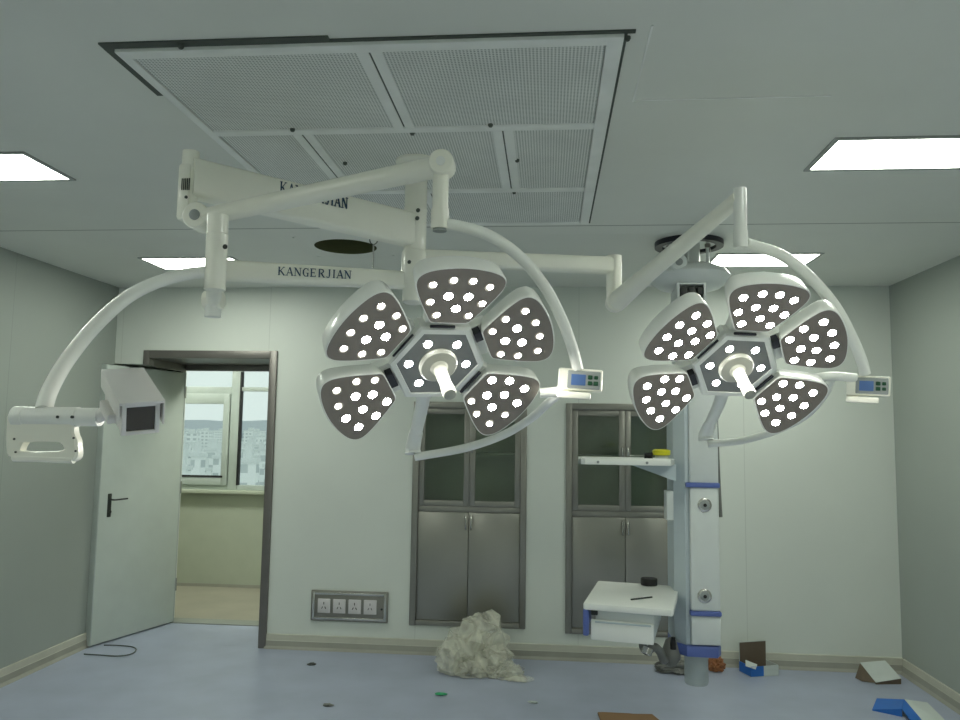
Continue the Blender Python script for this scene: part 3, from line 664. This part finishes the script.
    bm = B(); box(bm, (-.036, -.024, .008), (.052, .024, .0125), .003, BM); obj('control_panel', bm, 'panel_grey', cb)
    bm = B(); box(bm, (-.026, -.015, .012), (.012, .014, .0135), .001, BM); obj('screen', bm, 'screen_blue', cb)['label'] = 'blue display'
    for i in range(2):
        for j in range(2): bm = B(); box(bm, (.019 + i * .016, -.013 + j * .016, .012), (.030 + i * .016, -.003 + j * .016, .015), .002, BM); obj('button', bm, 'green_button', cb)
    # yoke under the lamp and its joint to the back of the hub
    bm = B(); tube(bm, yoke, .0125, 16, 6); obj('yoke', bm, 'cool_enamel', t)
    hubb = W @ Vector((0, 0, -.068))
    j0, j1 = joint
    bm = B(); tube(bm, [j0 - Vector((0, 0, .02)), j0, j0.lerp(j1, .3)], (.026, .021), 16, 3, .7); tube(bm, [j0.lerp(j1, .25), j1, hubb], (.019, .024), 16, 5, .75); obj('yoke_joint', bm, 'cool_enamel', t)
    return t, W
ROT1 = ((.8941, .2723, .3555), (.4455, -.6209, -.645), (.0451, .7351, -.6765))
ROT2 = ((.9753, .1638, .1483), (.2204, -.6731, -.7059), (-.0158, .7212, -.6926))
P = atY
surgical_lamp(Vector((-.2807, 1.9878, 1.7625)), ROT1, 'round white five-petal surgical lamp in the middle of the room, the nearer and left one',
    Vector((LOW1.x + .015, LOW1.y, LOW1.z + .012)), [P(462, 227, 1.95), P(490, 236, 1.98), P(520, 257, 2.02), P(545, 287, 2.06), P(562, 320, 2.09), P(573, 350, 2.12), P(578, 370, 2.13)],
    P(581, 380, 2.13), [P(540, 393, 2.16), P(552, 392, 2.16), P(566, 390, 2.15)],
    [P(561, 392, 2.16), P(548, 403, 2.22), P(530, 419, 2.30), P(503, 435, 2.36), P(465, 448, 2.38), P(415, 457, 2.38)],
    (P(413, 447, 2.38), P(424, 395, 2.25)), True, .0155)
surgical_lamp(Vector((.552, 2.3119, 1.7888)), ROT2, 'round white five-petal surgical lamp on the right, in front of the equipment column',
    Vector((LOW3.x + .012, LOW3.y, LOW3.z + .015)), [P(755, 246, 2.27), P(783, 256, 2.30), P(812, 279, 2.34), P(836, 308, 2.38), P(853, 340, 2.41), P(862, 362, 2.43), P(865, 374, 2.44)],
    P(869, 386, 2.44), [P(806, 380, 2.45), P(830, 376, 2.45), P(856, 378, 2.45)],
    [P(832, 377, 2.46), P(824, 395, 2.52), P(806, 415, 2.60), P(780, 429, 2.66), P(745, 440, 2.69), P(708, 444, 2.70)],
    (P(706, 434, 2.70), P(722, 395, 2.58)), False, .0165)

# ------------------------------------------------------------------ surgical camera on its arc and handle
YC = 1.38
cm = thing('surgical_camera', 'white box camera with sunshade on a curved arm with a grip handle, far left', 'camera', P(45, 432, YC))
bm = B(); tube(bm, [Vector((LOW2.x - .02, YB, P(206, 272, YB).z)), P(188, 274, 1.87), P(160, 281, 1.81), P(128, 297, 1.73), P(96, 325, 1.63), P(68, 359, 1.52), P(50, 390, 1.43), P(43, 412, YC)], .0155, 20, 6); obj('swing_arc', bm, 'cool_enamel', cm)
def pc_(px, py, dy=0.): return P(px, py, YC + dy)
bm = B(); a, b_ = pc_(16, 416.5), pc_(79, 417); tube(bm, [a, a.lerp(b_, .03), b_], .0185, 28); a2 = pc_(100, 417); tube(bm, [b_, a2], .0172, 28)
tube(bm, [a.lerp(b_, -.01), a.lerp(b_, .16)], .0195, 28); mount = obj('mount_barrel', bm, 'cool_enamel', cm)
for px in (58.5, 73): bm = B(); lathe(bm, [(.0028, 0), (.0028, .004), (.001, .005)], 10, axis_m(pc_(px, 417, -.0165), (0, -1, 0))); obj('screw', bm, 'wire_dark', mount)
# grip: plate with a slot, in the X-Z plane
bm = B(); q = lambda px, py: (pc_(px, py).x, pc_(px, py).z)
outer = [q(10, 414), q(16, 412), q(50, 420), q(76, 422), q(77, 434), q(80, 440), q(81, 456), q(77, 461), q(68, 462.5), q(40, 461), q(18, 459), q(10, 455), q(9, 440)]
inner = [q(27, 442), q(45, 441.5), q(62, 442), q(66, 445), q(68, 450), q(60, 451), q(40, 451.5), q(23, 451), q(24, 447)]
def resample(poly, n):
    P_ = [Vector(p) for p in poly]; c = sum(P_, Vector((0, 0))) / len(P_); out = []
    for k in range(n):
        a = 2 * PI * k / n; d = Vector((math.cos(a), math.sin(a))); best = None
        for i in range(len(P_)):
            p1, p2 = P_[i] , P_[(i + 1) % len(P_)]; e = p2 - p1; den = d.x * e.y - d.y * e.x
            if abs(den) < 1e-12: continue
            cc = CEN; s = ((p1.x - cc.x) * e.y - (p1.y - cc.y) * e.x) / den; u_ = ((p1.x - cc.x) * d.y - (p1.y - cc.y) * d.x) / den
            if s > 0 and -1e-6 <= u_ <= 1 + 1e-6: best = s if best is None else max(best, s)
        out.append(CEN + d * best)
    return out
CEN = Vector(q(46, 446.5)); n = 72
ro, ri = resample(outer, n), resample(inner, n)
loops = []
ya, yb = YC - .012, YC + .012
for poly, y, ins in ((ro, ya + .004, 0), (ro, ya, .06), (ri, ya, -.12), (ri, ya + .003, 0), (ri, yb - .003, 0), (ri, yb, -.12), (ro, yb, .06), (ro, yb - .004, 0)):
    loops.append([Vector((p.x + (CEN.x - p.x) * ins, y, p.y + (CEN.y - p.y) * ins)) for p in poly])
vv = [[bm.verts.new(p) for p in l] for l in loops]
for i in range(8):
    for k in range(n): a_, b2 = vv[i], vv[(i + 1) % 8]; bm.faces.new((a_[k], a_[(k + 1) % n], b2[(k + 1) % n], b2[k]))
tube(bm, [pc_(14, 457, -.004), pc_(40, 457.5, -.004), pc_(74, 459, -.004)], .0085, 16)
grip = obj('grip_handle', bm, 'white_enamel', cm)
for px, py in ((14.5, 439), (16, 452), (74, 438), (76, 451)): bm = B(); lathe(bm, [(.002, 0), (.002, .002), (.001, .003)], 10, axis_m(pc_(px, py, -.0125), (0, -1, 0))); obj('screw', bm, 'wire_dark', grip)
# camera body: points right and down towards the table
fd = Vector((.62, -.66, -.40)).normalized(); fc = P(141, 418, 1.30)
zax = -fd; xax = Vector((1, .62, .05)); xax = (xax - zax * xax.dot(zax)).normalized(); yax = zax.cross(xax)
if yax.z < 0: yax = -yax
CM = Matrix(((xax.x, yax.x, zax.x, fc.x), (xax.y, yax.y, zax.y, fc.y), (xax.z, yax.z, zax.z, fc.z), (0, 0, 0, 1)))
bm = B(); box(bm, (-.031, -.031, .006), (.031, .028, .15), .005, CM); body = obj('camera_body', bm, 'camera_metal', cm)
bm = B()
for lo_, hi_ in (((-.031, -.031), (-.024, .028)), ((.024, -.031), (.031, .028)), ((-.024, -.031), (.024, -.025)), ((-.024, .022), (.024, .028))): box(bm, (*lo_, 0), (*hi_, .012), .001, CM)
obj('front_bezel', bm, 'camera_metal', body)
bm = B(); box(bm, (-.025, -.026, .003), (.025, .023, .008), 0, CM); obj('front_window', bm, 'lens_glass', body, False)['label'] = 'dark glass front window'
bm = B(); box(bm, (-.036, .030, -.008), (.036, .0335, .155), .001, CM); box(bm, (-.0375, .0, -.004), (-.0345, .0325, .155), .001, CM); box(bm, (.0345, -.012, -.008), (.0375, .0325, .155), .001, CM); obj('sunshade', bm, 'camera_metal', body)
bm = B(); tube(bm, [a2 - Vector((.004, 0, 0)), CM @ Vector((-.02, -.012, .09))], .012, 14); box(bm, (-.045, -.03, .05), (-.03, -.012, .12), .003, CM); obj('camera_bracket', bm, 'camera_metal', cm)

# ------------------------------------------------------------------ medical equipment column (pendant)
PX, PY = .79, 4.41
pd = thing('equipment_column', 'tall white ceiling-hung equipment column with blue trim, shelf arm and instrument table', 'medical equipment', (PX, PY, H))
bm = B(); lathe(bm, [(.19, H - .0005), (.19, H - .03), (.15, H - .03), (.15, H - .001)], 48, Matrix.Translation((PX, PY, 0))); obj('ceiling_ring', bm, 'dark_plastic_and_slots', pd)['label'] = 'dark open ring at the ceiling'
bm = B(); lathe(bm, [(.15, H - .002), (.15, H - .012), (.06, H - .013), (.06, 2.52)], 36, Matrix.Translation((PX, PY, 0)))
for a in range(6): 
    ca, sa_ = math.cos(a * PI / 3 + .3), math.sin(a * PI / 3 + .3); tube(bm, [(PX + .12 * ca, PY + .12 * sa_, H - .01), (PX + .12 * ca, PY + .12 * sa_, 2.54)], .008, 10)
obj('ceiling_mount', bm, 'pendant_white', pd)
for a in range(6):
    ca, sa_ = math.cos(a * PI / 3 + .3), math.sin(a * PI / 3 + .3); bm = B(); lathe(bm, [(.016, H - .03), (.016, H - .05), (.01, H - .052)], 6, Matrix.Translation((PX + .12 * ca, PY + .12 * sa_, 0))); obj('nut', bm, 'steel_frame', pd)
bm = B(); lathe(bm, [(.06, 2.56), (.15, 2.555), (.205, 2.53), (.225, 2.50), (.215, 2.47), (.17, 2.435), (.09, 2.41)], 48, Matrix.Translation((PX, PY, 0))); obj('cover_dome', bm, 'pendant_white', pd)
bm = B(); q = P(679, 262, PY - .2); lathe(bm, [(.045, .0), (.045, .03), (.04, .034)], 28, axis_m((q.x, PY - .17, q.z), (0, -1, 0))); box(bm, (q.x - .03, PY - .17, q.z - .05), (q.x + .03, PY - .05, q.z + .05), .01); kn = obj('brake_knob', bm, 'pendant_white', pd)
bm = B(); lathe(bm, [(.02, .0), (.02, .004), (.012, .006)], 20, axis_m((q.x, PY - .204, q.z), (0, -1, 0))); obj('knob_cap', bm, 'panel_grey', kn)
nx0, nx1 = P(677, 292, 4.25).x, P(706, 292, 4.25).x; nz1, nz0 = P(690, 283, 4.25).z, P(690, 302, 4.25).z
bm = B()
for lo_, hi_ in (((nx0, nz0), (nx0 + .012, nz1)), ((nx1 - .012, nz0), (nx1, nz1)), ((nx0, nz1 - .008), (nx1, nz1))): box(bm, (lo_[0], 4.24, lo_[1]), (hi_[0], 4.46, hi_[1]))
box(bm, (nx0, 4.40, nz0), (nx1, 4.46, nz1)); box(bm, (nx0, 4.24, 1.70), (nx1, 4.46, nz0), .01); obj('column_neck', bm, 'pendant_white', pd)
bm = B(); box(bm, (nx0 + .014, 4.27, nz0 - .0), (nx1 - .014, 4.39, nz1 - .03)); 
for i in range(3): box(bm, (nx0 + .02 + i * .045, 4.255, nz1 - .06), (nx0 + .055 + i * .045, 4.3, nz1 - .02), .004)
obj('cable_bundle', bm, 'wire_dark', pd)
cx0, cx1, cy0, cy1 = .668, .895, 4.20, 4.48; cz0 = P(700, 650, 4.2).z
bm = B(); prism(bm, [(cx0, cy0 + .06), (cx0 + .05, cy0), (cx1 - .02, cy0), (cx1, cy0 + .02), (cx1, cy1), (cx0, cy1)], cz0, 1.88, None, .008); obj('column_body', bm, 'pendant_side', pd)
fx0, fx1 = P(690, 550, 4.19).x, P(719, 550, 4.19).x
za, zb_, zd = P(705, 485, 4.19).z, P(705, 613, 4.19).z, cz0
bm = B(); box(bm, (fx0, 4.172, zb_ + .012), (fx1, 4.21, za - .01), .01); box(bm, (fx0, 4.172, zd + .03), (fx1, 4.21, zb_ - .012), .01); box(bm, (fx0, 4.185, za + .01), (fx1, 4.21, 1.86), .006); obj('front_panel', bm, 'pendant_white', pd)
bm = B(); box(bm, (fx0 - .02, 4.162, za - .012), (fx1 + .004, 4.215, za + .012), .006); box(bm, (fx0 - .004, 4.162, zb_ - .011), (fx1 + .004, 4.215, zb_ + .011), .006)
prism(bm, [(cx0 + .05, 4.185), (cx1 - .02, 4.175), (cx1 + .002, 4.22), (cx1 + .002, cy1 + .002), (cx0 - .002, cy1 + .002), (cx0 - .002, 4.25)], zd - .035, zd + .025, None, .012); obj('blue_trim', bm, 'blue_trim', pd)
for py in (505, 596):
    c = P(704.5, py, 4.172); bm = B(); lathe(bm, [(.036, 0), (.036, .006), (.03, .010), (.026, .010)], 28, axis_m((c.x, 4.172, c.z), (0, -1, 0))); g = obj('gas_outlet', bm, 'silver', pd)
    bm = B(); lathe(bm, [(.024, .002), (.024, .012), (.018, .014)], 24, axis_m((c.x, 4.172, c.z), (0, -1, 0))); obj('outlet_dial', bm, 'panel_grey', g)
    bm = B(); lathe(bm, [(.009, .012), (.009, .018), (.006, .019)], 16, axis_m((c.x, 4.172, c.z), (0, -1, 0))); obj('outlet_hole', bm, 'black_rubber', g)
bm = B(); lathe(bm, [(.062, zd - .03), (.062, .31), (.058, .30)], 32, Matrix.Translation((.79, 4.33, 0))); obj('lower_spigot', bm, 'clear_sleeve', pd)['label'] = 'cloudy white tube under the column'
for py in (601, 613, 621): c = P(720.5, py, 4.3); bm = B(); box(bm, (cx1 - .002, 4.29, c.z - .012), (cx1 + .014, 4.32, c.z + .012), .003); obj('side_socket', bm, 'wire_dark', pd)
bm = B(); tube(bm, [P(715, 400, 4.33), P(716.5, 430, 4.33), P(718, 470, 4.33), P(719.5, 500, 4.33), P(720.5, 517, 4.33)], .011, 10, 4); obj('side_cable', bm, 'hose_grey', pd)
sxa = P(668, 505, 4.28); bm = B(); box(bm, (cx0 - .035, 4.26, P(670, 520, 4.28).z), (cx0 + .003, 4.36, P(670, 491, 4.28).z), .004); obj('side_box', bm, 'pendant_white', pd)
# shelf arm
SZ = P(600, 461, 4.08).z
bm = B(); sl = P(581, 462, 4.05).x
prism(bm, [(sl, 4.06), (sl + .02, 4.04), (P(671, 465, 4.04).x, 4.04), (cx0 + .005, 4.24), (cx0 + .005, 4.46), (sl + .02, 4.46), (sl, 4.44)], SZ - .018, SZ + .012, None, .004)
box(bm, (sl + .005, 4.045, SZ + .008), (P(671, 465, 4.04).x, 4.06, SZ + .018), .003); sh = obj('upper_shelf', bm, 'cool_enamel', pd)
bm = B(); t_ = bmesh.new(); rings(t_, [[Vector((x, y, z)) for x, z in ((P(629, 468, 4.2).x, SZ - .017), (cx0 + .004, SZ - .017), (cx0 + .004, SZ - .10), (cx0 - .02, SZ - .095))] for y in (4.19, 4.27)]); merge(bm, t_); obj('shelf_bracket', bm, 'pendant_side', sh)
bm = B(); box(bm, (sl - .012, 4.07, SZ - .016), (sl + .012, 4.11, SZ + .010), .003); obj('shelf_end_clip', bm, 'panel_grey', sh)
for px in (598, 647): c = P(px, 463, 4.04); bm = B(); lathe(bm, [(.007, 0), (.007, .003), (.003, .004)], 10, axis_m((c.x, 4.04, SZ - .004), (0, -1, 0))); obj('screw', bm, 'panel_grey', sh)
# instrument table with drawer, swung a little on its arm
TY = 3.88; TZ = P(583, 603, TY).z; ta, tb, tc, td = [atZ(*q, TZ) for q in ((583, 603), (598, 580.5), (676, 586), (673.5, 610))]
ex = (td - ta); LX = ex.length; ex.normalize(); ey = Vector((-ex.y, ex.x, 0)); LY = min((tb - ta).dot(ey), .62)
TM = Matrix(((ex.x, ey.x, 0, ta.x), (ex.y, ey.y, 0, ta.y), (0, 0, 1, 0), (0, 0, 0, 1)))
skew = (tb - ta).dot(ex)
print('table', ta, tb, tc, td, LX, LY, skew)
bm = B(); prism(bm, [(0, .012), (.01, 0), (LX - .01, 0), (LX, .012), (LX + .0, LY * .55), (LX + .0, LY), (skew + .01, LY), (skew, LY - .01)], TZ - .032, TZ, TM, .006); tt = obj('instrument_table', bm, 'cool_enamel', pd)
iv = TM.inverted(); loc_ = lambda px, py, y=.03: iv @ P(px, py, (TM @ Vector((.2, y, 0))).y)
q0, q1 = loc_(590, 640), loc_(654, 642); dzm = loc_(620, 622).z; dz0 = loc_(620, 641).z
bm = B(); box(bm, (q0.x + .02, .045, dz0), (q1.x, LY - .03, TZ - .032), .004, TM); obj_dc = bm; dc = obj('drawer_cabinet', bm, 'pendant_white', pd)
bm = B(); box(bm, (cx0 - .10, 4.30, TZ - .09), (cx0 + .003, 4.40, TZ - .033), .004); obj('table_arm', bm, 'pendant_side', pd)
bm = B(); box(bm, (q0.x, .025, dz0 - .005), (q1.x, .045, dzm), .004, TM); dr = obj('drawer', bm, 'cool_enamel', dc)
bm = B(); box(bm, (q0.x + .02, .02, dzm - .012), (q1.x - .01, .03, dzm - .004), .002, TM); obj('drawer_lip', bm, 'pendant_side', dr)
c, c2 = loc_(581.5, 608, .01), loc_(588, 638, .01); bm = B(); box(bm, (c.x, .005, c2.z), (c2.x - .002, .035, TZ - .03), .008, TM); box(bm, (c.x + .01, .035, c2.z + .05), (c2.x - .004, .12, TZ - .03), .004, TM); obj('blue_handle', bm, 'blue_trim', dc)['label'] = 'blue vertical handle'
bm = B(); box(bm, (q0.x, .03, TZ - .06), (q0.x + .03, .06, TZ - .031), .003, TM); obj('table_clip', bm, 'wire_dark', dc)

def one(name, bm, m, label, cat, group=None, smooth=True):
    return recenter(tag(obj(name, bm, m, None, smooth), label, cat, group))
# things on the shelf and table
c = P(662, 458, 4.10); sz = SZ + .0125
t = thing('tape_roll', 'small yellow roll with a white core band on the upper shelf of the equipment column', 'tape', (c.x, 4.12, sz))
bm = B(); lathe(bm, [(.018, sz), (.034, sz), (.034, sz + .02), (.018, sz + .02)], 24, Matrix.Translation((c.x, 4.12, 0))); obj('white_core', bm, 'carton_white', t)
bm = B(); lathe(bm, [(.02, sz + .02), (.045, sz + .022), (.047, sz + .045), (.036, sz + .052), (.012, sz + .05)], 20, Matrix.Translation((c.x, 4.12, 0))); obj('yellow_tape', bm, 'yellow', t)
a, b_ = P(630, 458, 4.1), P(656, 457, 4.1)
t = thing('screwdriver', 'screwdriver with black handle lying on the upper shelf beside the yellow roll', 'screwdriver', (a.x, 4.1, sz))
hx_ = a.lerp(b_, .55).x
bm = B(); tube(bm, [(a.x, 4.11, sz + .018), (hx_, 4.10, sz + .018)], .003, 8); obj('blade', bm, 'silver', t)
bm = B(); tube(bm, [(hx_, 4.10, sz + .018), (hx_ + .01, 4.10, sz + .018), (b_.x - .02, 4.09, sz + .018)], (.015, .018), 12); obj('handle', bm, 'black_rubber', t)
c = atZ(649, 585, TZ)
bm = B(); lathe(bm, [(.022, TZ + .0), (.043, TZ + .0), (.045, TZ + .004), (.045, TZ + .034), (.042, TZ + .037), (.022, TZ + .037)], 28, Matrix.Translation((c.x, c.y, 0))); one('tape_roll', bm, 'black_rubber', 'black roll of tape lying on the instrument table', 'tape')
a, b_ = atZ(631, 599.5, TZ + .004), atZ(652, 597, TZ + .004)
bm = B(); tube(bm, [a, b_], .004, 8); one('metal_rod', bm, 'wire_dark', 'thin dark rod lying on the instrument table', 'rod')

# ------------------------------------------------------------------ things on the floor
def crumple(cx, cy, rx, ry, rz, amp, seed, sub=5, cut=0.):
    bm = bmesh.new(); bmesh.ops.create_icosphere(bm, subdivisions=sub, radius=1)
    for v in bm.verts:
        p = v.co.copy(); n = p.normalized(); k = 0
        for o_, (f_, a_) in enumerate(((1.6, 1), (3.4, .55), (7.5, .32))):
            q = p * f_ + Vector((seed * 3.1 + o_ * 7, seed, 2.))
            k += a_ * (1 - 2.2 * abs(noise.noise(q)))
        c_ = noise.voronoi(p * 3.2 + Vector((seed, 0, 0)))[0]; k += .5 * (c_[1] - c_[0])
        s = 1 + amp * (k - 1.1)
        v.co = Vector((n.x * rx * s, n.y * ry * s, n.z * rz * s))
    mz = min(v.co.z for v in bm.verts)
    for v in bm.verts:
        z = v.co.z
        if z < -rz * .55: z = -rz * .55 + (z + rz * .55) * .12
        v.co = Vector((cx + v.co.x, cy + v.co.y, z))
    mz = min(v.co.z for v in bm.verts)
    for v in bm.verts: v.co.z -= mz - .001
    return bm
def sheeting(parts):
    """crumpled film: facets jittered at two scales, one inside the other"""
    bm = bmesh.new(); rg = random.Random(11)
    for cx, cy, cz, rx, ry, rz, j1, sub in parts:
        t = bmesh.new(); bmesh.ops.create_icosphere(t, subdivisions=sub, radius=1)
        for v in t.verts:
            n = v.co.normalized(); k = 1 + rg.uniform(-j1, j1 * .6); tj = Vector((rg.uniform(-1, 1), rg.uniform(-1, 1), rg.uniform(-1, 1))) * .10
            v.co = n * k + tj
        bmesh.ops.subdivide_edges(t, edges=t.edges[:], cuts=1, use_grid_fill=True)
        for v in t.verts: v.co += Vector((rg.uniform(-1, 1), rg.uniform(-1, 1), rg.uniform(-1, 1))) * .022
        for v in t.verts: v.co = Vector((cx + v.co.x * rx, cy + v.co.y * ry, max(cz + v.co.z * rz, .002 + .006 * rg.random())))
        merge(bm, t)
    return bm
bm = sheeting([(-.46, 5.42, .15, .21, .15, .225, .26, 3), (-.47, 5.40, .12, .16, .11, .17, .32, 3), (-.48, 5.40, .10, .11, .08, .12, .32, 2), (-.60, 5.34, .09, .14, .12, .15, .26, 3), (-.57, 5.34, .07, .09, .09, .11, .25, 2), (-.36, 5.34, .07, .15, .12, .13, .22, 3), (-.50, 5.27, .04, .12, .07, .075, .25, 3), (-.27, 5.28, .03, .12, .08, .07, .25, 3), (-.18, 5.24, .008, .10, .06, .022, .25, 2)])
one('plastic_bag', bm, 'bag_plastic', 'crumpled pale translucent plastic sheeting heaped on the floor before the left cabinet', 'plastic bag', smooth=False)

def rotz(x, y, a): return Matrix.Translation((x, y, 0)) @ Matrix.Rotation(a, 4, 'Z')
def sheet(bm, pts, th, mtx):
    a, b2, c, d = [Vector(p) for p in pts]; n = (b2 - a).cross(d - a).normalized() * th
    tt = bmesh.new(); rings(tt, [[a, b2, c, d], [p + n for p in (a, b2, c, d)]]); merge(bm, tt, mtx)
# small open carton
m = rotz(1.44, 5.60, math.radians(20))
t = thing('open_carton', 'small blue and white carton with its lid standing open by the back wall', 'box', (1.44, 5.60, 0))
bm = B(); w_, d_, h_ = .105, .068, .068
box(bm, (-w_, -d_, .001), (w_, d_, .005), 0, m); box(bm, (w_ - .003, -d_, .005), (w_, d_, h_), 0, m); box(bm, (-w_ + .095, -d_, .005), (w_ - .003, -d_ + .003, h_), 0, m); obj('carton_side', bm, 'carton_white', t, False)
bm = B(); box(bm, (-w_, -d_, .005), (-w_ + .095, -d_ + .003, h_), 0, m); box(bm, (-w_, -d_ + .003, .005), (-w_ + .003, d_, h_), 0, m); obj('carton_end', bm, 'bright_blue', t, False)['label'] = 'bright blue printed end'
bm = B(); box(bm, (-w_ + .003, d_ - .003, .005), (w_ - .003, d_, h_ + .125), 0, m); box(bm, (-w_ + .004, -d_ + .004, .005), (w_ - .004, d_ - .004, .025), 0, m); obj('carton_lid', bm, 'carton_inside', t, False)['label'] = 'brown inside of the raised lid'
bm = B(); box(bm, (-w_ + .0, d_, h_), (w_, d_ + .003, h_ + .129), 0, m); obj('lid_back', bm, 'carton_white', t, False)
bm = B(); sheet(bm, [(-w_ - .03, -d_ + .02, h_ + .002), (-w_ + .02, -d_ - .02, h_ - .012), (-w_ + .06, -d_ + .02, h_ + .006), (-w_ + .01, -d_ + .08, h_ + .022)], .003, m); obj('carton_flap', bm, 'carton_white', t, False)
# tented white carton
m = rotz(2.20, 5.54, .1) @ Matrix.Scale(.60, 4)
t = thing('torn_carton', 'torn white carton standing like a tent in the right corner', 'box', (2.20, 5.54, 0))
bm = B()
sheet(bm, [(-.10, -.13, .022), (.19, -.11, .062), (.14, .12, .185), (-.155, .10, .165)], .006, m); obj('carton_top', bm, 'carton_white', t, False)
bm = B(); sheet(bm, [(-.10, -.13, .02), (-.20, -.02, .002), (-.215, .10, .002), (-.155, .10, .163)], .004, m)
sheet(bm, [(.19, -.11, .060), (.12, -.1, .002), (.10, .1, .002), (.14, .12, .183)], .004, m); sheet(bm, [(-.11, -.12, .02), (-.10, -.12, .0015), (.19, -.10, .0015), (.19, -.105, .058)], .004, m); obj('carton_underside', bm, 'carton_inside', t, False)['label'] = 'dark inside'
# flattened blue carton near the right wall
m = rotz(2.10, 4.93, -.38) @ Matrix.Scale(.86, 4)
t = thing('flattened_carton', 'opened blue and white carton lying on the floor near the right wall', 'box', (2.10, 4.93, 0))
bm = B(); sheet(bm, [(-.20, -.06, .004), (-.02, -.10, .05), (.0, .06, .07), (-.17, .13, .03)], .004, m); sheet(bm, [(-.02, -.10, .05), (.06, -.34, .004), (.13, -.28, .004), (.0, .06, .07)], .004, m)
sheet(bm, [(-.20, -.06, .0015), (-.2, -.06, .006), (-.02, -.10, .05), (-.02, -.10, .0015)], .003, m); obj('blue_side', bm, 'bright_blue', t, False)
bm = B(); sheet(bm, [(.0, .062, .07), (.128, -.28, .006), (.27, -.20, .004), (.14, .14, .05)], .004, m); sheet(bm, [(.0, .06, .0015), (.14, .13, .0015), (.14, .14, .05), (.0, .062, .068)], .003, m); obj('white_side', bm, 'carton_white', t, False)
# brown board
c = atZ(630, 716, 0)
bm = B(); m = rotz(c.x + .0, c.y - .09, .03)
prism(bm, [(-.18, .10), (-.15, .105), (.0, .10), (.02, .094), (.13, .10), (.20, -.15), (-.17, -.16)], .0015, .012, m); one('cardboard_piece', bm, 'cardboard', 'flat brown piece of cardboard on the floor at the bottom edge', 'cardboard', smooth=False)
# scraps
for px, py, s, mm, lab in ((441, 695, .022, 'green_bit', 'tiny green plastic scrap on the floor before the plastic sheeting'), (312, 665, .02, 'wire_dark', 'tiny dark scrap on the floor below the socket panel'), (328, 706, .02, 'hose_grey', 'tiny grey scrap on the floor at the bottom left of the middle'), (533, 703, .018, 'carton_white', 'tiny white scrap on the floor below the plastic sheeting')):
    c = atZ(px, py, 0); bm = crumple(c.x, c.y, s * 1.6, s, s * .4, .4, px, 2); one('floor_scrap', bm, mm, lab, 'scrap')
# thin cable by the door
t_pts = [atZ(x, y, .006) for x, y in ((104, 645), (120, 645.5), (133, 647), (136, 650), (131, 654), (118, 656), (100, 655), (84, 654))]
bm = B(); tube(bm, t_pts, .0045, 8, 5); one('floor_cable', bm, 'cable', 'thin grey cable looped on the floor at the foot of the open door', 'cable')
# hoses and fittings below the column, near the back wall
bm = B(); tube(bm, [P(646, 636, 4.2), P(643, 645, 4.15), P(647, 651, 4.12), P(654, 647, 4.12), P(660, 652, 4.15), P(664, 660, 4.2), P(668, 650, 4.3), P(676, 640, 4.33)], .022, 14, 6); gh = obj('gas_hose', bm, 'hose_grey', pd)
bm = B(); tube(bm, [P(648, 648, 4.11), P(646, 654, 4.10)], .028, 16); obj('hose_fitting', bm, 'silver', gh)
bm = B(); lathe(bm, [(.01, .075), (.028, .06), (.05, .0), (.05, -.03), (.03, -.06), (.02, -.07)], 20, Matrix.Translation(P(671, 652, 4.25))); gc = obj('gas_connector', bm, 'hose_grey', pd)
bm = B(); q = P(673, 645, 4.22); tube(bm, [q + Vector((0, 0, -.02)), q + Vector((.002, 0, .04))], (.018, .010), 12); obj('plug', bm, 'black_rubber', gc)
bm = B(); q = P(673, 640, 4.25); tube(bm, [q, Vector((.70, 4.3, cz0 + .03))], .008, 8); obj('cord', bm, 'wire_dark', gc)
c = atZ(684, 671, 0)
bm = crumple(1.02 - .13, 5.55, .14, .08, .05, .3, 21, 4); one('packing_paper', bm, 'hose_grey', 'low grey heap of packing scraps on the floor behind the column foot', 'scraps', smooth=False)
bm = crumple(1.16, 5.62, .055, .05, .06, .3, 31, 4); one('paper_ball', bm, 'orange_brown', 'orange-brown crumpled lump on the floor right of the column foot', 'scrap', smooth=False)
